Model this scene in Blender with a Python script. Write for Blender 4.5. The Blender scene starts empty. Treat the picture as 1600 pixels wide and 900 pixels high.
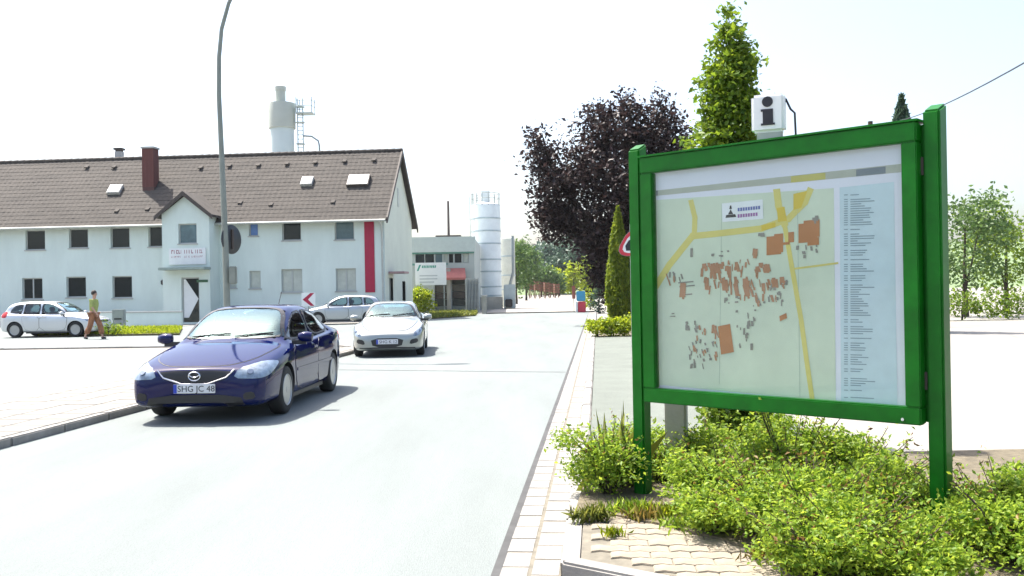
import bpy, bmesh, math, random
import numpy as np
from mathutils import Vector, Matrix
from mathutils.bvhtree import BVHTree

random.seed(7)
RNG = np.random.default_rng(11)
SC = bpy.context.scene
COL = SC.collection
R = math.radians

# ------------------------------------------------------------------ camera, sky, sun, exposure
PW, PH, FPX, CAMH, ROLL, HOFF = 1600, 900, 1450.0, 1.6, R(1.0), 2.0
cam_d = bpy.data.cameras.new('camera')
cam = bpy.data.objects.new('camera', cam_d)
COL.objects.link(cam)
cam_d.sensor_width = 36.0
cam_d.lens = FPX / PW * 36.0
cam_d.clip_start, cam_d.clip_end = 0.05, 6000
cam.matrix_world = (Matrix.Translation((0, 0, CAMH)) @ Matrix.Rotation(R(90) + math.atan(HOFF / FPX), 4, 'X')
                    @ Matrix.Rotation(-ROLL, 4, 'Z'))
SC.camera = cam

SUN_FROM = Vector((-1.25, 0.97, 3.05)).normalized()
world = bpy.data.worlds.new('World')
SC.world = world
world.use_nodes = True
wn = world.node_tree
bg = wn.nodes['Background']
sky = wn.nodes.new('ShaderNodeTexSky')
sky.sky_type = 'NISHITA'
sky.sun_disc = False
sky.sun_elevation = math.asin(SUN_FROM.z)
sky.sun_rotation = math.atan2(SUN_FROM.x, SUN_FROM.y)
sky.air_density = 1.0
sky.dust_density = 4.0
sky.ozone_density = 1.0
wn.links.new(sky.outputs[0], bg.inputs[0])
bg.inputs[1].default_value = 0.15
sun_d = bpy.data.lights.new('sun', 'SUN')
sun_d.energy = 5.0
sun_d.angle = R(0.55)
sun_d.color = (1.0, 0.95, 0.87)
sun = bpy.data.objects.new('sun', sun_d)
sun.rotation_euler = (-SUN_FROM).to_track_quat('-Z', 'Y').to_euler()
sun.location = (-20, 10, 60)
COL.objects.link(sun)
vs = SC.view_settings
vs.view_transform, vs.look, vs.gamma, vs.exposure = 'Standard', 'None', 1.0, 1.3
vs.use_curve_mapping = False
SC.cycles.max_bounces = 8
SC.cycles.transparent_max_bounces = 12
SC.cycles.caustics_reflective = False
SC.cycles.caustics_refractive = False

# ------------------------------------------------------------------ pixel -> place
def ray(px, py):
    u, v = (px - PW / 2) / FPX, (PH / 2 - py) / FPX
    c, s = math.cos(ROLL), math.sin(ROLL)
    return u * c + v * s, -u * s + v * c + HOFF / FPX
def at(px, py, Y):
    x, z = ray(px, py)
    return Vector((x * Y, Y, CAMH + z * Y))
def ground(px, py, h=0.0):
    x, z = ray(px, py)
    t = (h - CAMH) / z
    return Vector((x * t, t, h))
def on_plane(px, py, p0, n):
    x, z = ray(px, py)
    d = Vector((x, 1, z)); o = Vector((0, 0, CAMH))
    t = (Vector(p0) - o).dot(n) / d.dot(n)
    return o + d * t

# ------------------------------------------------------------------ materials
MATS = {}
def mat(name, col, rough=0.6, metal=0.0, var=0.12, scale=4.0, bump=0.0, bscale=40.0, coat=0.0, spec=0.5, stretch=None, col2=None, emit=0.0, grain=0.0, gscale=180.0):
    if name in MATS: return MATS[name]
    m = bpy.data.materials.new(name); MATS[name] = m
    m.use_nodes = True
    nt = m.node_tree; L = nt.links; b = nt.nodes['Principled BSDF']
    b.inputs['Roughness'].default_value = rough
    b.inputs['Metallic'].default_value = metal
    b.inputs['Specular IOR Level'].default_value = spec
    b.inputs['Coat Weight'].default_value = coat
    b.inputs['Coat Roughness'].default_value = 0.03
    b.inputs['Base Color'].default_value = (*col, 1)
    tc = nt.nodes.new('ShaderNodeTexCoord')
    src = tc.outputs['Object']
    if stretch:
        mp = nt.nodes.new('ShaderNodeMapping'); mp.inputs['Scale'].default_value = stretch
        L.new(src, mp.inputs[0]); src = mp.outputs[0]
    if var > 0:
        n = nt.nodes.new('ShaderNodeTexNoise'); n.inputs['Scale'].default_value = scale; n.inputs['Detail'].default_value = 7
        n.inputs['Roughness'].default_value = 0.65
        L.new(src, n.inputs['Vector'])
        r = nt.nodes.new('ShaderNodeValToRGB')
        c2 = col2 if col2 else tuple(max(0, c * (1 - var)) for c in col)
        c1 = col if col2 else tuple(min(1, c * (1 + var)) for c in col)
        r.color_ramp.elements[0].color = (*c2, 1); r.color_ramp.elements[1].color = (*c1, 1)
        r.color_ramp.elements[0].position = 0.3; r.color_ramp.elements[1].position = 0.7
        L.new(n.outputs['Fac'], r.inputs[0]); L.new(r.outputs[0], b.inputs['Base Color'])
        if grain:
            g = nt.nodes.new('ShaderNodeTexNoise'); g.inputs['Scale'].default_value = gscale; g.inputs['Detail'].default_value = 3
            L.new(tc.outputs['Object'], g.inputs['Vector'])
            mr = nt.nodes.new('ShaderNodeMapRange'); mr.inputs[1].default_value = 0.3; mr.inputs[2].default_value = 0.7; mr.inputs[3].default_value = 1 - grain; mr.inputs[4].default_value = 1 + grain
            L.new(g.outputs['Fac'], mr.inputs[0])
            mxn = nt.nodes.new('ShaderNodeVectorMath'); mxn.operation = 'SCALE'
            L.new(r.outputs[0], mxn.inputs[0]); L.new(mr.outputs[0], mxn.inputs['Scale']); L.new(mxn.outputs[0], b.inputs['Base Color'])
    if bump > 0:
        n2 = nt.nodes.new('ShaderNodeTexNoise'); n2.inputs['Scale'].default_value = bscale; n2.inputs['Detail'].default_value = 4
        L.new(src, n2.inputs['Vector'])
        bp = nt.nodes.new('ShaderNodeBump'); bp.inputs['Strength'].default_value = bump; bp.inputs['Distance'].default_value = 0.02
        L.new(n2.outputs['Fac'], bp.inputs['Height']); L.new(bp.outputs[0], b.inputs['Normal'])
    if emit:
        b.inputs['Emission Color'].default_value = (*col, 1); b.inputs['Emission Strength'].default_value = emit
    return m
def leaf_mat(name, a, c, trans=0.45, rough=0.5):
    if name in MATS: return MATS[name]
    m = bpy.data.materials.new(name); MATS[name] = m
    m.use_nodes = True
    nt = m.node_tree; L = nt.links
    b = nt.nodes['Principled BSDF']; out = nt.nodes['Material Output']
    g = nt.nodes.new('ShaderNodeNewGeometry')
    r = nt.nodes.new('ShaderNodeValToRGB')
    r.color_ramp.elements[0].color = (*a, 1); r.color_ramp.elements[1].color = (*c, 1)
    L.new(g.outputs['Random Per Island'], r.inputs[0])
    L.new(r.outputs[0], b.inputs['Base Color'])
    b.inputs['Roughness'].default_value = rough
    b.inputs['Specular IOR Level'].default_value = 0.35
    t = nt.nodes.new('ShaderNodeBsdfTranslucent')
    hs = nt.nodes.new('ShaderNodeHueSaturation'); hs.inputs['Value'].default_value = 1.25; hs.inputs['Hue'].default_value = 0.485
    L.new(r.outputs[0], hs.inputs['Color']); L.new(hs.outputs[0], t.inputs[0])
    mx = nt.nodes.new('ShaderNodeMixShader'); mx.inputs[0].default_value = trans
    L.new(b.outputs[0], mx.inputs[1]); L.new(t.outputs[0], mx.inputs[2]); L.new(mx.outputs[0], out.inputs[0])
    return m
def pane_mat(name, tint=(0.9, 0.95, 0.95), refl=1.0, gcol=(1, 1, 1)):
    if name in MATS: return MATS[name]
    m = bpy.data.materials.new(name); MATS[name] = m
    m.use_nodes = True
    nt = m.node_tree; L = nt.links; out = nt.nodes['Material Output']
    t = nt.nodes.new('ShaderNodeBsdfTransparent'); t.inputs[0].default_value = (*tint, 1)
    g = nt.nodes.new('ShaderNodeBsdfGlossy'); g.inputs['Roughness'].default_value = 0.02; g.inputs['Color'].default_value = (*gcol, 1)
    f = nt.nodes.new('ShaderNodeFresnel'); f.inputs[0].default_value = 1.5
    mm = nt.nodes.new('ShaderNodeMath'); mm.operation = 'MULTIPLY'; mm.inputs[1].default_value = refl
    L.new(f.outputs[0], mm.inputs[0])
    mx = nt.nodes.new('ShaderNodeMixShader')
    L.new(mm.outputs[0], mx.inputs[0]); L.new(t.outputs[0], mx.inputs[1]); L.new(g.outputs[0], mx.inputs[2]); L.new(mx.outputs[0], out.inputs[0])
    return m

M = dict(
    asphalt=mat('asphalt', (0.152, 0.171, 0.167), 0.9, var=0.13, scale=0.9, stretch=(1.0, 0.16, 1.0), bump=0.25, bscale=160, grain=0.25),
    lot=mat('lot_concrete', (0.225, 0.212, 0.19), 0.9, var=0.15, scale=0.25, bump=0.15, bscale=60, grain=0.15, gscale=60),
    path=mat('footpath_asphalt', (0.125, 0.14, 0.12), 0.92, var=0.15, scale=1.2, bump=0.25, bscale=150, grain=0.3),
    slab=mat('gutter_stone', (0.23, 0.22, 0.205), 0.9, var=0.25, scale=3.5, bump=0.2, bscale=90, grain=0.2),
    kerb=mat('kerb_stone', (0.23, 0.22, 0.205), 0.9, var=0.22, scale=3, bump=0.25, bscale=80),
    paver=mat('paver_stone', (0.25, 0.215, 0.165), 0.92, var=0.25, scale=5, bump=0.3, bscale=70),
    joint=mat('sand_joint', (0.15, 0.135, 0.105), 0.95, var=0.3, scale=10),
    soil=mat('soil', (0.12, 0.10, 0.065), 0.95, var=0.35, scale=8, bump=0.6, bscale=40),
    plaster=mat('white_plaster', (0.63, 0.71, 0.665), 0.9, var=0.07, scale=0.8, stretch=(1.0, 1.0, 0.35), bump=0.08, bscale=60),
    plaster_side=mat('white_plaster_gable', (0.66, 0.69, 0.58), 0.9, var=0.06, scale=0.6, bump=0.08, bscale=60),
    roof=mat('roof_tile', (0.057, 0.049, 0.042), 0.9, var=0.28, scale=1.4, stretch=(0.35, 1.6, 1.6), bump=0.2, bscale=20),
    brick=mat('dark_red_brick', (0.13, 0.045, 0.038), 0.85, var=0.3, scale=5),
    dark_trim=mat('dark_timber', (0.06, 0.048, 0.042), 0.7, var=0.2, scale=3),
    glass_dark=mat('window_glass', (0.012, 0.018, 0.02), 0.04, var=0.0, spec=0.45),
    glass_blue=mat('window_glass_curtained', (0.10, 0.16, 0.18), 0.06, var=0.25, scale=2, spec=0.5),
    glass_sky=mat('blue_window_blind', (0.10, 0.22, 0.52), 0.3, var=0.1),
    blind=mat('closed_blind', (0.46, 0.49, 0.43), 0.6, var=0.12, scale=3),
    white_frame=mat('white_window_frame', (0.42, 0.44, 0.42), 0.5, var=0.05),
    sill=mat('stone_sill', (0.42, 0.42, 0.40), 0.8, var=0.1),
    red=mat('crimson_paint', (0.36, 0.008, 0.045), 0.6, var=0.1, scale=2),
    galv=mat('galvanised_steel', (0.30, 0.33, 0.32), 0.45, 0.5, var=0.15, scale=3),
    pole=mat('grey_lamp_paint', (0.20, 0.225, 0.20), 0.55, 0.2, var=0.15, scale=2),
    black=mat('black_plastic', (0.012, 0.012, 0.014), 0.45, var=0.0),
    rubber=mat('tyre_rubber', (0.018, 0.018, 0.018), 0.8, var=0.2, scale=6),
    alloy=mat('alloy_rim', (0.34, 0.35, 0.36), 0.3, 0.8, var=0.0),
    chrome=mat('chrome', (0.7, 0.7, 0.72), 0.12, 1.0, var=0.0),
    lens=mat('headlamp_lens', (0.17, 0.22, 0.28), 0.05, 0.1, var=0.5, scale=9, coat=1.0),
    amber=mat('amber_lens', (0.6, 0.2, 0.02), 0.15, var=0),
    blue_paint=mat('blue_car_paint', (0.0008, 0.0048, 0.058), 0.06, 0.0, var=0.0, coat=0.0, spec=0.36),
    silver_paint=mat('silver_car_paint', (0.31, 0.33, 0.31), 0.30, 0.6, var=0.0, coat=1.0),
    grey_paint=mat('grey_silver_car_paint', (0.40, 0.43, 0.45), 0.32, 0.6, var=0.0, coat=1.0),
    pale_paint=mat('pale_car_paint', (0.55, 0.57, 0.58), 0.32, 0.4, var=0.0, coat=1.0),
    plate=mat('plate_white', (0.62, 0.62, 0.64), 0.5, var=0.05),
    plate_blue=mat('plate_blue_band', (0.02, 0.05, 0.4), 0.5, var=0),
    ink=mat('black_ink', (0.015, 0.015, 0.02), 0.6, var=0),
    green=mat('green_gloss_paint', (0.003, 0.11, 0.005), 0.40, var=0.30, scale=3.5, spec=0.22, bump=0.04, bscale=25),
    concrete=mat('grey_concrete', (0.37, 0.355, 0.31), 0.88, var=0.15, scale=1.5, bump=0.15, bscale=40),
    silo=mat('silo_steel', (0.70, 0.75, 0.74), 0.55, 0.1, var=0.08, scale=1.2),
    silo_band=mat('silo_band_steel', (0.38, 0.45, 0.46), 0.6, 0.2, var=0.15, scale=2),
    tower=mat('tower_concrete', (0.42, 0.45, 0.40), 0.85, var=0.10, scale=0.5),
    tower2=mat('tower_cladding', (0.52, 0.60, 0.60), 0.7, var=0.06, scale=0.5),
    bark=mat('bark', (0.06, 0.045, 0.032), 0.95, var=0.3, scale=9, bump=0.6, bscale=25),
    brown=mat('rusty_brown_timber', (0.16, 0.075, 0.045), 0.85, var=0.35, scale=2),
    paper=mat('poster_paper', (0.70, 0.72, 0.82), 0.7, var=0.03, scale=2),
    white_sign=mat('white_sign_paint', (0.74, 0.75, 0.74), 0.5, var=0.04),
    skin=mat('skin', (0.45, 0.26, 0.19), 0.6, var=0.05),
)
M['windscreen'] = pane_mat('windscreen_pane', (0.66, 0.84, 0.84), 2.1, (0.70, 0.97, 1.0))
M['car_glass'] = pane_mat('side_window_pane', (0.62, 0.75, 0.74), 1.5)
LEAF = dict(
    bush=leaf_mat('shrub_leaf', (0.095, 0.205, 0.016), (0.33, 0.44, 0.045), 0.5),
    tree=leaf_mat('tree_leaf', (0.065, 0.14, 0.010), (0.19, 0.28, 0.022), 0.48),
    beech=leaf_mat('copper_beech_leaf', (0.013, 0.009, 0.0095), (0.056, 0.033, 0.030), 0.22),
    thuja=leaf_mat('thuja_spray', (0.09, 0.15, 0.012), (0.22, 0.28, 0.025), 0.45),
    lime=leaf_mat('lime_leaf', (0.15, 0.24, 0.010), (0.34, 0.40, 0.02), 0.5),
    far=leaf_mat('far_leaf', (0.05, 0.11, 0.03), (0.12, 0.20, 0.05), 0.35),
    dark=leaf_mat('dark_far_leaf', (0.03, 0.07, 0.045), (0.07, 0.12, 0.07), 0.25),
    dry=leaf_mat('dry_weed', (0.12, 0.14, 0.02), (0.30, 0.22, 0.05), 0.4),
    russet=leaf_mat('russet_leaf', (0.10, 0.05, 0.02), (0.26, 0.17, 0.04), 0.35),
    grass=leaf_mat('grass_blade', (0.10, 0.14, 0.02), (0.24, 0.26, 0.05), 0.4),
)

# ------------------------------------------------------------------ object helpers
def thing(name, label, cat, loc=(0, 0, 0), rotz=0.0, group=None):
    o = bpy.data.objects.new(name, None); COL.objects.link(o)
    o.empty_display_size = 0.2
    o.location = loc; o.rotation_euler = (0, 0, rotz)
    return tag(o, label, cat, group)
def tag(o, label=None, cat=None, group=None, kind=None):
    if label: o['label'] = label
    if cat: o['category'] = cat
    if group: o['group'] = group
    if kind: o['kind'] = kind
    return o
def link(name, me, parent=None, loc=None, rot=None, scale=None):
    o = bpy.data.objects.new(name, me); COL.objects.link(o)
    if parent is not None: o.parent = parent
    if loc is not None: o.location = loc
    if rot is not None: o.rotation_euler = rot
    if scale is not None: o.scale = scale
    return o
class MB:
    def __init__(s): s.v, s.f, s.m = [], [], []
    def add(s, vs, fs, mi=0):
        n = len(s.v); s.v += [tuple(p) for p in vs]
        for f in fs: s.f.append(tuple(n + i for i in f)); s.m.append(mi)
        return s
    def box(s, x0, x1, y0, y1, z0, z1, mi=0, M4=None):
        vs = [Vector(p) for p in ((x0,y0,z0),(x1,y0,z0),(x1,y1,z0),(x0,y1,z0),(x0,y0,z1),(x1,y0,z1),(x1,y1,z1),(x0,y1,z1))]
        if M4 is not None: vs = [M4 @ v for v in vs]
        return s.add(vs, [(0,3,2,1),(4,5,6,7),(0,1,5,4),(1,2,6,5),(2,3,7,6),(3,0,4,7)], mi)
    def cbox(s, c, d, mi=0, M4=None):
        return s.box(c[0]-d[0]/2, c[0]+d[0]/2, c[1]-d[1]/2, c[1]+d[1]/2, c[2]-d[2]/2, c[2]+d[2]/2, mi, M4)
    def prism(s, poly, z0, z1, mi=0):
        n = len(poly)
        vs = [(p[0], p[1], z0) for p in poly] + [(p[0], p[1], z1) for p in poly]
        fs = [tuple(range(n))[::-1], tuple(range(n, 2*n))] + [(i, (i+1) % n, n+(i+1) % n, n+i) for i in range(n)]
        return s.add(vs, fs, mi)
    def prism_y(s, poly, y0, y1, mi=0):   # poly in (x,z), counter-clockwise seen from -y
        n = len(poly)
        vs = [(p[0], y0, p[1]) for p in poly] + [(p[0], y1, p[1]) for p in poly]
        fs = [tuple(range(n)), tuple(range(n, 2*n))[::-1]] + [(i, n+i, n+(i+1) % n, (i+1) % n) for i in range(n)]
        return s.add(vs, fs, mi)
    def sheet(s, poly, z, mi=0):
        return s.add([(p[0], p[1], z) for p in poly], [tuple(range(len(poly)))], mi)
    def tube(s, pts, rad, n=8, mi=0, cap=True):
        pts = [Vector(p) for p in pts]
        rad = rad if isinstance(rad, (list, tuple)) else [rad] * len(pts)
        vs = []; ref = None
        for i, p in enumerate(pts):
            t = (pts[min(i+1, len(pts)-1)] - pts[max(i-1, 0)]).normalized()
            if ref is None or abs(ref.dot(t)) > 0.95:
                ref = Vector((1, 0, 0)) if abs(t.x) < 0.8 else Vector((0, 1, 0))
            a = (ref - t * ref.dot(t)).normalized(); b = t.cross(a); ref = a
            for k in range(n):
                an = 2 * math.pi * k / n
                vs.append(p + (a * math.cos(an) + b * math.sin(an)) * rad[i])
        fs = []
        for i in range(len(pts) - 1):
            for k in range(n):
                fs.append((i*n+k, i*n+(k+1) % n, (i+1)*n+(k+1) % n, (i+1)*n+k))
        if cap:
            fs.append(tuple(range(n))[::-1]); fs.append(tuple(range((len(pts)-1)*n, len(pts)*n)))
        return s.add(vs, fs, mi)
    def lathe(s, prof, n=24, mi=0, c=(0, 0, 0), axis='z', closed=False):
        vs = []
        for (r, h) in prof:
            for k in range(n):
                a = 2 * math.pi * k / n
                if axis == 'z': p = (c[0]+r*math.cos(a), c[1]+r*math.sin(a), c[2]+h)
                elif axis == 'y': p = (c[0]+r*math.sin(a), c[1]+h, c[2]+r*math.cos(a))
                else: p = (c[0]+h, c[1]+r*math.cos(a), c[2]+r*math.sin(a))
                vs.append(p)
        fs = []
        m = len(prof)
        for i in range(m if closed else m - 1):
            j = (i + 1) % m
            for k in range(n):
                fs.append((i*n+k, i*n+(k+1) % n, j*n+(k+1) % n, j*n+k))
        if not closed:
            fs.append(tuple(range(n))[::-1]); fs.append(tuple(range((m-1)*n, m*n)))
        return s.add(vs, fs, mi)
    def mesh(s, name, mats, smooth=None, bevel=0.0):
        me = bpy.data.meshes.new(name)
        me.from_pydata(s.v, [], s.f)
        mats = mats if isinstance(mats, (list, tuple)) else [mats]
        for m in mats: me.materials.append(m)
        if any(s.m): me.polygons.foreach_set('material_index', s.m)
        if bevel:
            bm = bmesh.new(); bm.from_mesh(me)
            bmesh.ops.bevel(bm, geom=[e for e in bm.edges if len(e.link_faces) == 2 and e.calc_face_angle(0) > 0.5], offset=bevel, segments=2, affect='EDGES', clamp_overlap=True)
            bm.to_mesh(me); bm.free()
        if smooth is not None:
            me.polygons.foreach_set('use_smooth', [True] * len(me.polygons))
            me.set_sharp_from_angle(angle=R(smooth))
        me.update()
        return me
    def build(s, name, mats, parent=None, smooth=None, bevel=0.0, loc=None, rot=None):
        return link(name, s.mesh(name, mats, smooth, bevel), parent, loc, rot)
def box_part(name, m, parent, x0, x1, y0, y1, z0, z1, bevel=0.0):
    return MB().box(x0, x1, y0, y1, z0, z1).build(name, m, parent, bevel=bevel)
def struct(o): return tag(o, kind='structure')
def text_mesh(s, size, m, parent, loc, rot=(R(90), 0, 0), extrude=0.002, name='lettering', align='CENTER'):
    cu = bpy.data.curves.new('t', 'FONT'); cu.body = s; cu.size = size; cu.extrude = extrude
    cu.align_x = align; cu.align_y = 'CENTER'; cu.resolution_u = 3
    t = bpy.data.objects.new('t', cu); COL.objects.link(t)
    dg = bpy.context.evaluated_depsgraph_get()
    me = bpy.data.meshes.new_from_object(t.evaluated_get(dg))
    bpy.data.objects.remove(t); bpy.data.curves.remove(cu)
    me.materials.clear(); me.materials.append(m)
    return link(name, me, parent, loc, rot)

# ------------------------------------------------------------------ foliage helpers
def leaf_mesh(name, centers, size, m, flat=0.0, aspect=0.55, updir=None, droop=0.0):
    """one bent two-quad leaf per centre"""
    P = np.asarray(centers, dtype=np.float64); n = len(P)
    sz = size * RNG.uniform(0.42, 1.5, n)[:, None]
    d = RNG.normal(size=(n, 3)); d[:, 2] = d[:, 2] * (1 - flat) - droop
    if updir is not None: d = d * 0.45 + np.asarray(updir)
    d /= np.linalg.norm(d, axis=1, keepdims=True) + 1e-9
    q = RNG.normal(size=(n, 3)); q[:, 2] += flat * 1.5
    s = np.cross(d, q); s /= np.linalg.norm(s, axis=1, keepdims=True) + 1e-9
    nn = np.cross(s, d)
    a = P - d * sz * 0.5
    b = P + d * sz * 0.5 - nn * sz * 0.08
    l = P + s * sz * aspect * 0.5 + nn * sz * 0.1
    r = P - s * sz * aspect * 0.5 + nn * sz * 0.1
    V = np.stack([a, l, b, r], axis=1).reshape(-1, 3)
    idx = np.arange(n)[:, None] * 4
    T = np.concatenate([idx + np.array([[0, 2, 1]]), idx + np.array([[0, 3, 2]])], axis=1).reshape(-1)
    me = bpy.data.meshes.new(name)
    me.vertices.add(len(V)); me.vertices.foreach_set('co', V.astype(np.float32).ravel())
    nl = len(T); me.loops.add(nl); me.loops.foreach_set('vertex_index', T.astype(np.int32))
    me.polygons.add(nl // 3); me.polygons.foreach_set('loop_start', np.arange(0, nl, 3, dtype=np.int32))
    me.polygons.foreach_set('loop_total', np.full(nl // 3, 3, dtype=np.int32))
    me.materials.append(m); me.update(calc_edges=True); me.validate()
    return me
def clumps(blobs, per, clump_r, leaves, shell=0.55):
    """twig clusters spread through the volume of ellipsoid blobs (x,y,z,rx,ry,rz)"""
    out = []
    for (x, y, z, rx, ry, rz) in blobs:
        k = max(3, int(per * (rx * ry * rz) ** (2 / 3)))
        d = RNG.normal(size=(k, 3)); d /= np.linalg.norm(d, axis=1, keepdims=True)
        rr = RNG.uniform(shell, 1.0, k)[:, None] * (1 + RNG.normal(0, 0.09, (k, 1)))
        c = np.array([x, y, z]) + d * rr * np.array([rx, ry, rz])
        for p in c:
            out.append(p + RNG.normal(0, clump_r, (leaves, 3)) * np.array([1, 1, 0.7]))
    return np.concatenate(out)
def blob_tree(name, label, base, blobs, m, leaf, per, clump_r, leaves, trunk_h, trunk_r, group=None, cat='tree', flat=0.2, shell=0.5):
    """blobs relative to the base point"""
    t = thing(name, label, cat, base, 0, group)
    mb = MB()
    top = max(b[2] for b in blobs)
    mb.tube([(0, 0, -0.1), (0.02 * trunk_h, 0, trunk_h * 0.5), (0, 0.03, trunk_h), (0.05, 0, max(trunk_h * 1.1, top * 0.9))],
            [trunk_r * 1.25, trunk_r, trunk_r * 0.8, trunk_r * 0.25], 8)
    for b in blobs:
        c = Vector(b[:3]); s = Vector((0, 0, min(trunk_h, c.z * 0.7)))
        mid = s.lerp(c, 0.5) + Vector((0, 0, -0.05 * (c - s).length))
        mb.tube([s, mid, c], [trunk_r * 0.5, trunk_r * 0.3, trunk_r * 0.08], 6)
    mb.build('trunk', M['bark'], t, smooth=60)
    link('crown', leaf_mesh('crown', clumps(blobs, per, clump_r, leaves, shell), leaf, m, flat=flat), t)
    return t

# ================================================================== THE SETTING
SLOPE = 0.0925
def xr(Y): return -0.115 + (Y - 5.19) * SLOPE          # right edge of the carriageway
def xl(Y): return -5.3 + (Y - 11.3) * SLOPE            # left kerb
struct(MB().sheet([(-1500, -300), (1500, -300), (1500, 3500), (-1500, 3500)], -0.004).build('ground', M['lot']))
# carriageway, widening into the junction
rd = [(xl(-6), -6), (xr(-6), -6), (xr(40), 40), (xr(62), 62), (xr(62) - 7.2, 62), (-7.6, 47.5), (-30, 49.0), (-60, 50.5), (-60, 30), (-30, 28.6), (-8.5, 28.2), (-5.3, 27.4), (xl(25), 25.0)]
struct(MB().sheet(rd, 0.004).build('road', M['asphalt']))
# works road beyond the gate line
struct(MB().sheet([(xr(62.5) - 7.2, 62.5), (xr(62.5), 62.5), (16.5, 190), (4, 190)], 0.006).build('works_road', mat('works_road_dust', (0.31, 0.285, 0.25), 0.9, var=0.15, scale=0.3)))
# seams where the asphalt was patched
sm = MB()
for (a, b, w) in (((518, 578), (884, 582), 0.03),):
    A, B = ground(*a), ground(*b)
    d = (B - A).normalized(); nrm = Vector((-d.y, d.x, 0)) * w
    N = 14
    for i in range(N):
        p, q = A.lerp(B, i / N), A.lerp(B, (i + 1) / N)
        j = Vector((0, random.uniform(-0.02, 0.02), 0))
        sm.add([p - nrm + j, q - nrm + j, q + nrm + j, p + nrm + j], [(0, 1, 2, 3)])
for v in range(len(sm.v)): sm.v[v] = (sm.v[v][0], sm.v[v][1], 0.008)
struct(sm.build('asphalt_seam', mat('tar_seam', (0.07, 0.075, 0.075), 0.8, var=0.2)))
# dark edge joint along the gutter
struct(MB().sheet([(xr(-2) - 0.03, -2), (xr(-2) + 0.02, -2), (xr(55) + 0.02, 55), (xr(55) - 0.03, 55)], 0.0085).build('edge_joint', mat('tar_joint', (0.05, 0.05, 0.05), 0.85, var=0.3)))

# gutter: two rows of stones, each its own piece
bed = struct(MB().box(0.0, 0.36, 0, 56, -0.03, 0.006).build('gutter_bed', M['joint'], None, loc=(xr(1), 1, 0), rot=(0, 0, -math.atan(SLOPE))))
gm = MB().cbox((0, 0, 0), (0.165, 0.288, 0.05)).mesh('gutter_slab', M['slab'], bevel=0.006)
for row in range(2):
    for i in range(118):
        y = 2.4 + i * 0.30 + (0.15 if row else 0)
        link('slab', gm, bed, (0.095 + row * 0.177, y, -0.0165 + random.uniform(-0.0015, 0.0025)), (0, 0, random.uniform(-0.006, 0.006)))
tag(MB().box(0.01, 0.35, 37.9, 54.9, 0.006, 0.0095).build('far_slabs', M['slab'], bed), kind='stuff')

# raised kerbs of single stones
def kerb_line(name, p0, p1, n, w, h, start=0.0):
    p0, p1 = Vector(p0), Vector(p1)
    d = p1 - p0; L = d.length; ang = math.atan2(d.y, d.x)
    k = struct(MB().box(0, L, 0.012, w - 0.012, -0.1, h - 0.02).build(name, M['joint'], None, loc=(p0.x, p0.y, 0), rot=(0, 0, ang)))
    st = L / n
    me = MB().box(0.005, st - 0.005, 0, w, -0.05, h).mesh('kerb_stone', M['kerb'], bevel=0.014)
    for i in range(n):
        link('stone', me, k, (i * st, random.uniform(-0.004, 0.004), random.uniform(-0.004, 0.004)), (0, 0, random.uniform(-0.002, 0.002)))
    return k
KR = 0.363
kerb_line('kerb_right', (xr(5.15) + KR + 0.12, 5.15, 0), (xr(28) + KR + 0.12, 28, 0), 23, 0.12, 0.085)
kerb_line('kerb_right_far', (xr(28) + KR + 0.12, 28, 0), (xr(60) + KR + 0.12, 60, 0), 32, 0.12, 0.085)
kerb_line('kerb_corner', (xr(5.1) + KR - 0.002, 5.13, 0), (1.25, 4.35, 0), 2, 0.13, 0.095)
kerb_line('kerb_left', (xl(-4), -4, 0), (xl(25.0), 25.0, 0), 29, 0.13, 0.10)
kerb_line('kerb_left_corner', (xl(25.05), 25.05, 0), (-5.35, 27.3, 0), 3, 0.13, 0.10)
kerb_line('kerb_side_street', (-5.4, 27.35, 0), (-30, 28.5, 0), 25, 0.13, 0.10)

# left pavement: slabs, each one a piece, on a raised bed
pv = struct(MB().prism([(xl(-4) - 0.14, -4), (xl(25) - 0.14, 25.0), (-5.5, 27.3), (-9.0, 27.45), (xl(25) - 2.75, 25), (xl(-4) - 2.75, -4)], -0.1, 0.06).build('pavement_left', M['joint']))
pm = MB().box(0.006, 0.494, 0.006, 0.494, 0.0, 0.033).mesh('pavement_slab', mat('pale_pavement_slab', (0.21, 0.20, 0.18), 0.9, var=0.16, scale=2.5, bump=0.15, bscale=70), bevel=0.005)
for i in range(34):
    for j in range(5):
        y = 9.5 + i * 0.5
        if y > 25: continue
        link('slab', pm, pv, (xl(y) - 0.16 - (j + 1) * 0.5, y, 0.061 + random.uniform(-0.001, 0.002)), (0, 0, -math.atan(SLOPE)))
struct(MB().prism([(xl(-4) - 2.77, -4), (xl(25) - 2.77, 25), (-9.05, 27.45), (-30, 28.45), (-30, -4)], -0.1, 0.055).build('forecourt', mat('forecourt_paving', (0.215, 0.20, 0.175), 0.92, var=0.14, scale=0.4, bump=0.15, bscale=50)))

# right footpath and planting bed
struct(MB().prism([(xr(6.9) + KR + 0.13, 6.9), (xr(28.6) + KR + 0.13, 28.6), (xr(28.6) + 2.75, 28.6), (xr(6.9) + 2.75, 6.9)], -0.1, 0.075).build('footpath', M['path']))
struct(MB().prism([(xr(28.62) + KR + 0.13, 28.62), (xr(44) + KR + 0.13, 44), (13, 46), (11.5, 28.62)], -0.1, 0.08).build('planting_bed', M['soil']))
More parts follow.
